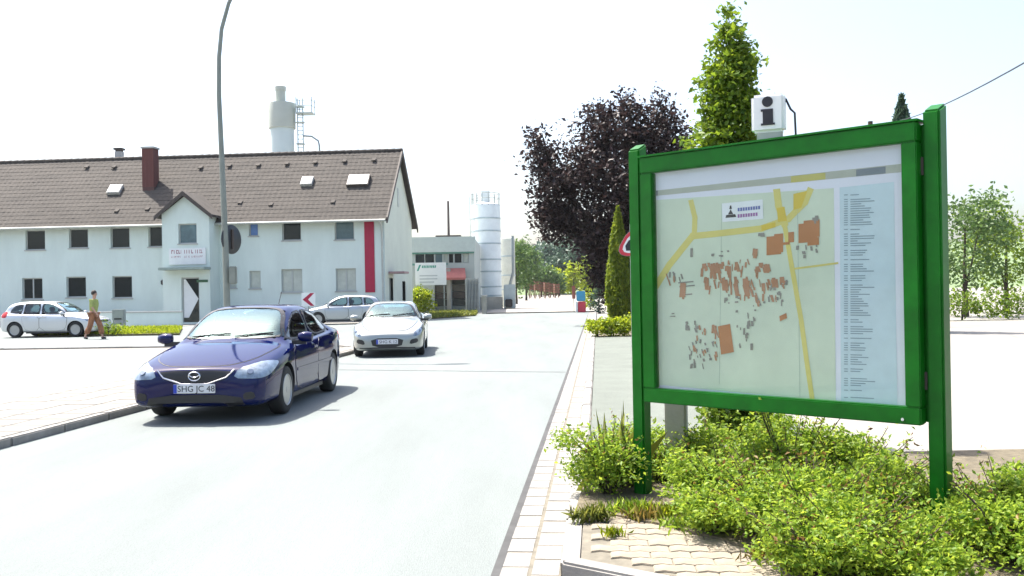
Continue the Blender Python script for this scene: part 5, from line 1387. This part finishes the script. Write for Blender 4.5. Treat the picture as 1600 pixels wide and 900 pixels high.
# overhead cable and its poles
c0, c1 = at(1360, 196, 34.0), at(1620, 62, 12.0)
for nm, c_, lab in (('cable_pole', c0, 'wooden cable pole standing behind the information board'),):
    t = thing(nm, lab, 'pole', (c_.x, c_.y, 0))
    MB().tube([(0, 0, -0.1), (0, 0, c_.z + 0.15)], [0.13, 0.09], 10).build('shaft', M['bark'], t, smooth=60)
    MB().lathe([(0.03, 0), (0.05, 0.04), (0.03, 0.1)], 8, c=(0.12, 0, c_.z - 0.05)).build('insulator', M['white_sign'], t)
cpts = []
for k in range(21):
    u = k / 20; p = c0.lerp(c1, u * 1.25); p.z -= 0.35 * math.sin(math.pi * u); cpts.append(p)
tag(MB().tube(cpts, 0.012, 5).build('overhead_cable', M['black']), 'thin dark overhead cable running up behind the board', 'cable')

# warning sign behind the left board post
wp = at(987, 384, 23.0)
wsn = thing('warning_sign', 'red-edged triangular warning sign half hidden behind the left board post', 'traffic sign', (wp.x, 23.0, 0.08))
zc = wp.z - 0.08
MB().tube([(0, 0.05, -0.1), (0, 0.05, zc + 0.55)], 0.038, 10).build('post', M['galv'], wsn, smooth=60)
tri = lambda s, dz=0: [(-0.42 * s, zc - 0.24 * s + dz), (0.42 * s, zc - 0.24 * s + dz), (0, zc + 0.49 * s + dz)]
def rtri(s): return chaikin(tri(s), 2)
MB().prism_y(rtri(1.06), 0, 0.012).build('back_plate', M['galv'], wsn)
MB().prism_y(rtri(1.04), -0.004, -0.001).build('red_border', mat('sign_red', (0.55, 0.03, 0.05), 0.4, var=0), wsn)
MB().prism_y(rtri(0.74), -0.008, -0.005).build('white_field', M['white_sign'], wsn)
MB().prism_y([(-0.14, zc - 0.12), (0.10, zc - 0.12), (0.13, zc + 0.0), (0.05, zc + 0.16), (-0.07, zc + 0.14), (-0.16, zc + 0.0)], -0.012, -0.009).build('black_symbol', M['ink'], wsn)

# ================================================================== INFORMATION BOARD
PL = ground(1003, 797, 0.0); PL = Vector((at(1000, 700, 6.7).x, 6.7, 0.1))
PRt = Vector((at(1463, 700, 5.28).x, 5.28, 0.1))
dirb = (PRt - PL); WB = dirb.length; dirb.normalize()
bang = math.atan2(dirb.y, dirb.x)
nb = Vector((dirb.y, -dirb.x, 0))        # towards the camera
ib = thing('information_board', 'large green framed information board with a town map behind glass', 'information board', PL, bang)
IM = (Matrix.Translation(PL) @ Matrix.Rotation(bang, 4, 'Z')); II = IM.inverted()
def bpt(px, py, off=0.0):
    q = II @ on_plane(px, py, PL + nb * off, nb); return (q.x, q.z)
ztL = bpt(1005, 247)[1]; zbL = bpt(1005, 628)[1]
xi0, xi1 = 0.098, 2.01
zb_, zt2 = 0.686, 2.413
# posts with sloping tops
def bpost(x0, x1, y0, y1, ztop):
    mb = MB()
    mb.add([(x0, y0, -0.3), (x1, y0, -0.3), (x1, y1, -0.3), (x0, y1, -0.3), (x0, y0, ztop), (x1, y0, ztop - 0.0), (x1, y1, ztop + 0.05), (x0, y1, ztop + 0.05)],
           [(0, 3, 2, 1), (4, 5, 6, 7), (0, 1, 5, 4), (1, 2, 6, 5), (2, 3, 7, 6), (3, 0, 4, 7)])
    return mb.build('post', M['green'], ib, bevel=0.012, smooth=30)
bpost(-0.05, 0.05, -0.02, 0.08, bpt(995, 234)[1])
bpost(WB - 0.035, WB + 0.06, -0.03, 0.09, bpt(1462, 172)[1])
box_part('hinge_strip', M['green'], ib, 0.052, xi0 + 0.009, 0.002, 0.05, zb_ + 0.012, zt2 - 0.012)
box_part('hinge_strip', M['green'], ib, xi1 - 0.009, WB - 0.037, 0.002, 0.06, zb_ + 0.012, zt2 - 0.012)
# casing: shallow box behind the frame, with the frame bars in front
box_part('casing', M['green'], ib, xi0 + 0.01, xi1 - 0.01, 0.0, 0.075, zb_ + 0.01, zt2 - 0.01)
ix0, ix1, iz0, iz1 = 0.198, 1.922, 0.788, 2.300
FY0, FY1 = -0.085, -0.002
box_part('frame_bar', M['green'], ib, xi0, xi1, FY0, FY1, iz1, zt2, bevel=0.008)
box_part('frame_bar', M['green'], ib, xi0, xi1, FY0, FY1, zb_, iz0, bevel=0.008)
box_part('frame_bar', M['green'], ib, xi0, ix0, FY0 + 0.002, FY1, iz0 + 0.001, iz1 - 0.001, bevel=0.006)
box_part('frame_bar', M['green'], ib, ix1, xi1, FY0 + 0.002, FY1, iz0 + 0.001, iz1 - 0.001, bevel=0.006)
box_part('rain_strip', M['green'], ib, xi0 - 0.01, xi1 + 0.01, FY0 - 0.01, 0.08, zt2 + 0.002, zt2 + 0.014)
for z in (zb_ + 0.25, zt2 - 0.25):
    box_part('bracket', M['dark_trim'], ib, xi1 + 0.0, WB - 0.037, -0.02, 0.0, z - 0.05, z + 0.05)
MB().lathe([(0.009, 0), (0.009, 0.012)], 10, axis='y', c=(xi1 - 0.10, FY0 - 0.012, zb_ + 0.03)).build('lock', M['chrome'], ib)
box_part('poster', M['paper'], ib, ix0 - 0.02, ix1 + 0.02, -0.03, -0.02, iz0 - 0.02, iz1 + 0.02)
gl_ = box_part('glass_pane', pane_mat('board_glass', (0.96, 0.98, 0.97), 0.35), ib, ix0 - 0.005, ix1 + 0.005, -0.064, -0.06, iz0 - 0.005, iz1 + 0.005)
PO = 0.03          # the printed sheet lies this far in front of the post line
def bp(px, py): return bpt(px, py, PO)
class Print:
    def __init__(s): s.mb = MB()
    def poly(s, pts, lvl):
        y = -PO - 0.0008 * lvl
        q = [(p[0], y, p[1]) for p in (bp(*a) for a in pts)]
        ar = sum(q[i][0] * q[(i+1) % len(q)][2] - q[(i+1) % len(q)][0] * q[i][2] for i in range(len(q)))
        if ar < 0: q = q[::-1]
        s.mb.add(q, [tuple(range(len(q)))])
        return s
    def line(s, pts, w, lvl):
        for (a, b) in zip(pts[:-1], pts[1:]):
            dx, dy = b[0] - a[0], b[1] - a[1]; l = math.hypot(dx, dy) or 1
            nx, ny = -dy / l * w / 2, dx / l * w / 2; ex, ey = dx / l * w * .35, dy / l * w * .35
            s.poly([(a[0]+nx-ex, a[1]+ny-ey), (b[0]+nx+ex, b[1]+ny+ey), (b[0]-nx+ex, b[1]-ny+ey), (a[0]-nx-ex, a[1]-ny-ey)], lvl)
            lvl += 0.02
        return s
    def rect(s, x0, x1, y0, y1, lvl, sk=-0.09):
        return s.poly([(x0, y0), (x1, y0 + sk * (x1 - x0)), (x1, y1 + sk * (x1 - x0)), (x0, y1)], lvl)
    def done(s, name, m): return s.mb.build(name, m, ib)
inkm = lambda n, c: mat('print_' + n, c, 0.65, var=0.06, scale=6)
Print().poly([(1018, 313), (1303, 294), (1306, 627), (1027, 601)], 1).done('map_field', mat('print_pale_green', (0.57, 0.655, 0.53), 0.65, var=0.07, scale=3))
Print().poly([(1312, 293), (1397, 284), (1402, 636), (1314, 628)], 1).done('legend_panel', inkm('pale_blue', (0.52, 0.65, 0.72)))
Print().poly([(1014, 299), (1408, 256), (1408, 269), (1014, 307)], 1).done('header_strip', inkm('grey_green', (0.40, 0.42, 0.36)))
pr = Print(); pr.poly([(1236, 275.5), (1290, 269.7), (1290, 280), (1236, 285.5)], 2); pr.done('header_mustard', inkm('mustard', (0.48, 0.44, 0.12)))
pr = Print(); pr.poly([(1014, 299), (1028, 297.5), (1028, 305.5), (1014, 307)], 2); pr.poly([(1338, 265), (1384, 260), (1384, 271), (1338, 275.6)], 2.5); pr.done('header_dark_mark', inkm('slate', (0.16, 0.19, 0.22)))
pr = Print()
pr.line([(1022, 452), (1046, 414), (1082, 369), (1130, 364), (1190, 357), (1232, 342), (1258, 316), (1266, 297)], 10, 2)
pr.line([(1080, 315), (1086, 340), (1085, 368)], 8, 2.2)
pr.line([(1214, 299), (1217, 322), (1226, 350)], 11, 2.4)
pr.line([(1226, 350), (1238, 420), (1252, 500), (1260, 560), (1269, 622)], 7.5, 2.6)
pr.line([(1240, 420), (1272, 416), (1309, 411)], 3, 2.8)
pr.done('map_roads', inkm('yellow', (0.62, 0.56, 0.17)))
pr = Print(); pr.poly([(1214, 325), (1226, 323), (1230, 345), (1216, 347)], 3); pr.poly([(1190, 352), (1212, 347), (1212, 355), (1190, 361)], 3.1); pr.poly([(1240, 303), (1262, 298), (1252, 325), (1240, 328)], 3.2); pr.done('map_junctions', inkm('orange_yellow', (0.62, 0.47, 0.05)))
rr_ = random.Random(5)
pr = Print()
pr.rect(1198, 1221, 370, 399, 4); pr.rect(1210, 1224, 366, 395, 4.2); pr.rect(1248, 1277, 350, 380, 4); pr.rect(1256, 1281, 345, 372, 4.2); pr.rect(1262, 1280, 372, 384, 4.4); pr.rect(1232, 1241, 363, 379, 4); pr.rect(1222, 1234, 379, 383, 4.6)
pr.poly([(1122, 510), (1141, 506), (1147, 550), (1127, 554)], 4)
pr.poly([(1218, 494), (1229, 489), (1230, 497), (1219, 502)], 4)
pr.done('map_large_buildings', inkm('burnt_orange', (0.42, 0.18, 0.07)))
pr = Print()
def scatter(pr, x0, x1, y0, y1, n, w, h, lvl):
    for k in range(n):
        x, y = rr_.uniform(x0, x1), rr_.uniform(y0, y1); ww, hh = w * rr_.uniform(.5, 1.4), h * rr_.uniform(.45, 1.3); t = rr_.uniform(-.15, .35) * hh
        pr.poly([(x, y), (x + ww, y - ww * .09), (x + ww + t, y + hh), (x + t, y + hh)], lvl + k * 0.01)
scatter(pr, 1094, 1122, 412, 424, 9, 5, 12, 4); scatter(pr, 1122, 1200, 405, 420, 14, 4, 14, 4.2); scatter(pr, 1178, 1194, 408, 418, 5, 8, 10, 4.4)
scatter(pr, 1100, 1140, 432, 440, 8, 3.5, 16, 4.5); scatter(pr, 1140, 1175, 432, 446, 11, 5, 22, 4.6); scatter(pr, 1168, 1205, 436, 462, 10, 4, 14, 4.8); scatter(pr, 1196, 1226, 432, 440, 6, 6, 13, 5)
scatter(pr, 1060, 1068, 440, 448, 3, 6, 18, 5.1); scatter(pr, 1108, 1118, 502, 512, 4, 4, 18, 5.2); scatter(pr, 1172, 1180, 388, 396, 3, 5, 14, 5.3)
scatter(pr, 1094, 1125, 410, 426, 12, 3.5, 11, 5.5); scatter(pr, 1125, 1205, 404, 422, 14, 2.5, 9, 5.7); scatter(pr, 1100, 1228, 432, 448, 20, 2.4, 11, 6); scatter(pr, 1150, 1215, 448, 470, 10, 2.5, 9, 6.5); scatter(pr, 1040, 1060, 425, 440, 4, 3, 9, 6.8); scatter(pr, 1075, 1118, 502, 560, 12, 2.5, 8, 7)
pr.done('map_small_buildings', inkm('rust', (0.40, 0.21, 0.12)))
pr = Print()
scatter(pr, 1045, 1070, 424, 434, 6, 3, 9, 4); pr.rect(1060, 1084, 441, 443, 4.5); pr.rect(1062, 1086, 447, 449, 4.6); pr.rect(1064, 1082, 460, 462, 4.7); pr.rect(1079, 1083, 388, 402, 4.8)
scatter(pr, 1070, 1090, 500, 515, 9, 3, 7, 5); scatter(pr, 1074, 1098, 530, 570, 16, 2.5, 8, 5.2); scatter(pr, 1100, 1120, 530, 560, 8, 3, 6, 5.4); scatter(pr, 1150, 1182, 488, 540, 16, 3, 8, 5.5); scatter(pr, 1200, 1232, 436, 472, 14, 3, 7, 5.7); scatter(pr, 1130, 1150, 455, 475, 8, 4, 3, 5.9)
scatter(pr, 1240, 1275, 380, 400, 8, 4, 6, 6); scatter(pr, 1108, 1140, 390, 400, 6, 4, 3, 6.1); scatter(pr, 1256, 1275, 334, 344, 3, 4, 8, 6.2); scatter(pr, 1150, 1200, 465, 490, 8, 3, 3, 6.3); scatter(pr, 1182, 1190, 358, 366, 2, 6, 5, 6.4)
scatter(pr, 1040, 1050, 488, 495, 2, 8, 2, 6.5)
pr.done('map_marks', inkm('dark_grey', (0.24, 0.235, 0.21)))
Print().poly([(1128, 318), (1192, 311.5), (1193, 342), (1129, 347)], 3).done('map_label', inkm('white', (0.72, 0.76, 0.80)))
pr = Print(); pr.poly([(1135, 336), (1149, 334.5), (1151, 339), (1134, 340.5)], 4); pr.poly([(1138, 335), (1146, 334.5), (1142, 327)], 4.2); pr.poly([(1140, 327), (1144, 326.6), (1143, 321), (1141, 321.2)], 4.4); pr.done('map_logo', M['ink'])
pr = Print()
for k in range(9): pr.poly([(1153 + k * 4, 325 - k * .4), (1156 + k * 4, 324.7 - k * .4), (1156 + k * 4, 330 - k * .4), (1153 + k * 4, 330.3 - k * .4)], 4)
pr.done('map_label_text', inkm('navy', (0.10, 0.13, 0.38)))
pr = Print()
for k in range(8): pr.poly([(1153 + k * 4, 335 - k * .4), (1156 + k * 4, 334.7 - k * .4), (1156 + k * 4, 340 - k * .4), (1153 + k * 4, 340.3 - k * .4)], 4)
pr.done('map_label_text', inkm('plum', (0.30, 0.12, 0.34)))
pr = Print(); y = 304.0
k = 0
while y < 622:
    if rr_.random() > 0.12:
        pr.rect(1319, 1325, y, y + 1.3, 3, sk=-0.05 + 0.1 * (y - 304) / 320)
        pr.rect(1329, 1334 + rr_.uniform(6, 34), y, y + 1.4, 3, sk=-0.05 + 0.1 * (y - 304) / 320)
    y += 3.6 + (4 if rr_.random() > 0.9 else 0)
pr.done('legend_text', inkm('blue_grey', (0.22, 0.30, 0.36)))
pr = Print(); pr.line([(1128, 318), (1124, 600)], 0.8, 2.0); pr.line([(1246, 300), (1250, 620)], 0.8, 2.1); pr.done('fold_lines', inkm('fold_grey', (0.36, 0.46, 0.38)))

# 'i' lightbox standing on the board
u0, u1 = bpt(1181, 180, -0.03)[0], bpt(1222, 180, -0.03)[0]
zi0, zi1 = bpt(1200, 207)[1], bpt(1200, 147)[1]
lb0 = IM @ Vector(((u0 + u1) / 2, 0.03, zt2 + 0.016))
ls = thing('information_light_box', 'white light box with a black letter i standing on the board', 'sign', lb0, bang + R(20))
hw = (u1 - u0) / 2 + 0.012; z0 = max(0.03, zi0 - zt2 - 0.016); z1 = zi1 - zt2 - 0.016
box_part('box', M['white_sign'], ls, -hw, hw, -0.05, 0.05, z0, z1, bevel=0.018)
box_part('foot', M['sill'], ls, -hw * 0.7, hw * 0.8, -0.035, 0.035, 0.0, z0 + 0.005, bevel=0.006)
hh = z1 - z0
MB().box(-0.03, 0.034, -0.056, -0.051, z0 + hh * 0.18, z0 + hh * 0.60).box(-0.042, -0.0301, -0.056, -0.051, z0 + hh * 0.54, z0 + hh * 0.60).box(-0.042, -0.0301, -0.056, -0.051, z0 + hh * 0.18, z0 + hh * 0.23).box(0.0341, 0.044, -0.056, -0.051, z0 + hh * 0.18, z0 + hh * 0.23).build('letter_stem', M['ink'], ls)
MB().lathe([(0.034, 0), (0.034, 0.005)], 18, axis='y', c=(0, -0.056, z0 + hh * 0.79)).build('letter_dot', M['ink'], ls)
MB().tube([(hw, 0.02, z1 - 0.03), (hw + 0.03, 0.02, z1 - 0.10), (hw + 0.055, 0.02, z0 + 0.12), (hw + 0.06, 0.02, 0.0)], 0.007, 6).build('power_cable', M['black'], ls)

# grey concrete post behind the board
gpx = at(1059, 780, 7.35)
cp = thing('concrete_post', 'grey concrete post standing behind the left half of the board', 'post', (gpx.x, 7.35, 0.1), R(-15))
box_part('shaft', M['concrete'], cp, -0.085, 0.085, -0.085, 0.085, -0.2, 2.2, bevel=0.02)
box_part('cap', M['concrete'], cp, -0.095, 0.095, -0.095, 0.095, 2.2, 2.24, bevel=0.01)

# shrubs under the board
shr = [(1210, 806, .40, .46, 'green shrub filling the gap below the map centre'), (1320, 846, .42, .42, 'green shrub filling the gap below the legend'), (1036, 752, .24, .30, 'low green shrub between the green post and the concrete post'), (1290, 905, .34, .34, 'green shrub cut by the bottom edge below the map centre'), (1375, 800, .42, .42, 'green shrub behind the loose twigs near the right board post'), (950, 772, .36, .48, 'left-most low green shrub at the kerb beside the board post'), (985, 742, .33, .40, 'small green shrub just behind the left board post'), (1092, 738, .36, .38, 'green shrub behind the concrete post'),
       (1126, 804, .38, .40, 'green shrub in front of the concrete post'), (1160, 770, .40, .38, 'green shrub under the middle of the board below the dark tree'),
       (1112, 834, .24, .26, 'small green shrub overhanging the pavers in front of the concrete post'), (1190, 838, .42, .42, 'low green shrub spilling over the pavers below the map'), (1235, 790, .46, .70, 'tallest green shrub touching the lower edge of the board'), (1265, 850, .42, .44, 'green shrub at the bottom middle in front of the tallest one'),
       (1325, 800, .46, .52, 'green shrub under the legend side of the board'), (1240, 890, .30, .32, 'small green shrub at the bottom edge beside the pavers'), (1335, 890, .40, .38, 'green shrub at the bottom edge below the legend'), (1388, 838, .40, .40, 'green shrub beside the right board post with loose twigs'), (1415, 912, .34, .26, 'green shrub in front of the foot of the right board post'), (1535, 850, .40, .44, 'green shrub just right of the right board post'), (1580, 880, .46, .46, 'green shrub at the far right bottom corner')]
for (px, py, r, h, lab) in shr:
    g = ground(px, py, 0.1)
    bl = []
    for k in range(8):
        a_ = rr_.uniform(0, 6.28); d = rr_.uniform(0.1, .75) * r
        rz = h * rr_.uniform(.30, .42)
        bl.append((d * math.cos(a_), d * math.sin(a_), max(rz * .8, rr_.uniform(.35, .82) * h), r * rr_.uniform(.30, .5), r * rr_.uniform(.30, .5), rz * .6))
    bl.append((0, 0, h * .35, r * .8, r * .8, h * .32))
    t = thing('ground_shrub', lab, 'shrub', (g.x, g.y, 0.1), 0, 'shrubs under the information board')
    st = MB()
    tips = []
    for k in range(26):
        a_ = rr_.uniform(0, 6.28); d = rr_.uniform(.3, 1.0) * r; z = h * rr_.uniform(.6, 1.12)
        tp_ = Vector((d * math.cos(a_), d * math.sin(a_), z)); tips.append(tp_)
        st.tube([(0.02 * math.cos(a_), 0.02 * math.sin(a_), -0.05), tp_ * 0.5 + Vector((0, 0, .06)), tp_], [.006, .004, .002], 4)
    st.build('stems', M['bark'], t)
    P = clumps(bl, 2500, 0.035, 12, 0.35)
    tw_ = np.concatenate([np.linspace(0.35, 1.03, 16)[:, None] * np.array(tp_)[None, :] + RNG.normal(0, .014, (16, 3)) + np.array([0, 0, .03]) for tp_ in tips])
    P = np.concatenate([P, tw_]); P = P[P[:, 2] > 0.0]
    link('foliage', leaf_mesh('foliage', P, 0.031, LEAF['bush'], flat=0.35, aspect=0.5), t)
    sel = tw_[RNG.random(len(tw_)) < 0.35]
    tag(link('tinted_leaves', leaf_mesh('tinted_leaves', sel + RNG.normal(0, .012, sel.shape), 0.03, LEAF['russet'], flat=0.2, aspect=0.45), t), kind='stuff')
# dry weeds and grass tufts along the paver edge
def tuft(name, label, px, py, n, L, m, spread, group):
    g = ground(px, py, 0.1)
    P = np.stack([RNG.normal(0, spread, n), RNG.normal(0, spread * .6, n), RNG.uniform(0.2, .5, n) * L], 1)
    o = link(name, leaf_mesh(name, P, L, m, updir=(0, 0, .8), aspect=0.05), None, (g.x, g.y, 0.1))
    return tag(o, label, 'weeds', group, kind='stuff')
tuft('weed_tuft', 'yellow weed tuft at the kerb in front of the left-most shrub', 925, 812, 160, .11, LEAF['grass'], .06, 'weeds along the paver edge')
tuft('weed_tuft', 'dry orange weed tuft at the foot of the left board post', 1003, 812, 90, .11, LEAF['dry'], .07, 'weeds along the paver edge')
tuft('weed_tuft', 'green weed tuft growing between the pavers', 960, 838, 60, .08, LEAF['lime'], .04, 'weeds along the paver edge')
tuft('weed_tuft', 'dry grass tuft in front of the right-hand shrubs', 1190, 872, 70, .09, LEAF['dry'], .07, 'weeds along the paver edge')
tuft('weed_tuft', 'low green weeds on the soil between the two posts', 1035, 806, 260, .09, LEAF['lime'], .11, 'weeds along the paver edge')
tuft('weed_tuft', 'low green weeds along the paver edge below the concrete post', 1078, 824, 220, .08, LEAF['bush'], .10, 'weeds along the paver edge')
tuft('weed_tuft', 'low green weeds around the foot of the left board post', 985, 800, 240, .09, LEAF['bush'], .11, 'weeds along the paver edge')
tuft('grass_tuft', 'tall thin grass stalks left of the board post', 965, 760, 26, .55, LEAF['grass'], .10, 'weeds along the paver edge')

# ================================================================== AIR
hz_ = bpy.data.materials.new('air_haze'); hz_.use_nodes = True
hn_ = hz_.node_tree; hn_.nodes.remove(hn_.nodes['Principled BSDF'])
pv_ = hn_.nodes.new('ShaderNodeVolumePrincipled')
pv_.inputs['Color'].default_value = (0.82, 0.90, 0.95, 1); pv_.inputs['Density'].default_value = 0.00013; pv_.inputs['Anisotropy'].default_value = 0.2
hn_.links.new(pv_.outputs[0], hn_.nodes['Material Output'].inputs['Volume'])
tag(MB().box(-1600, 1600, -350, 3600, -2.0, 70).build('haze', hz_), kind='stuff')
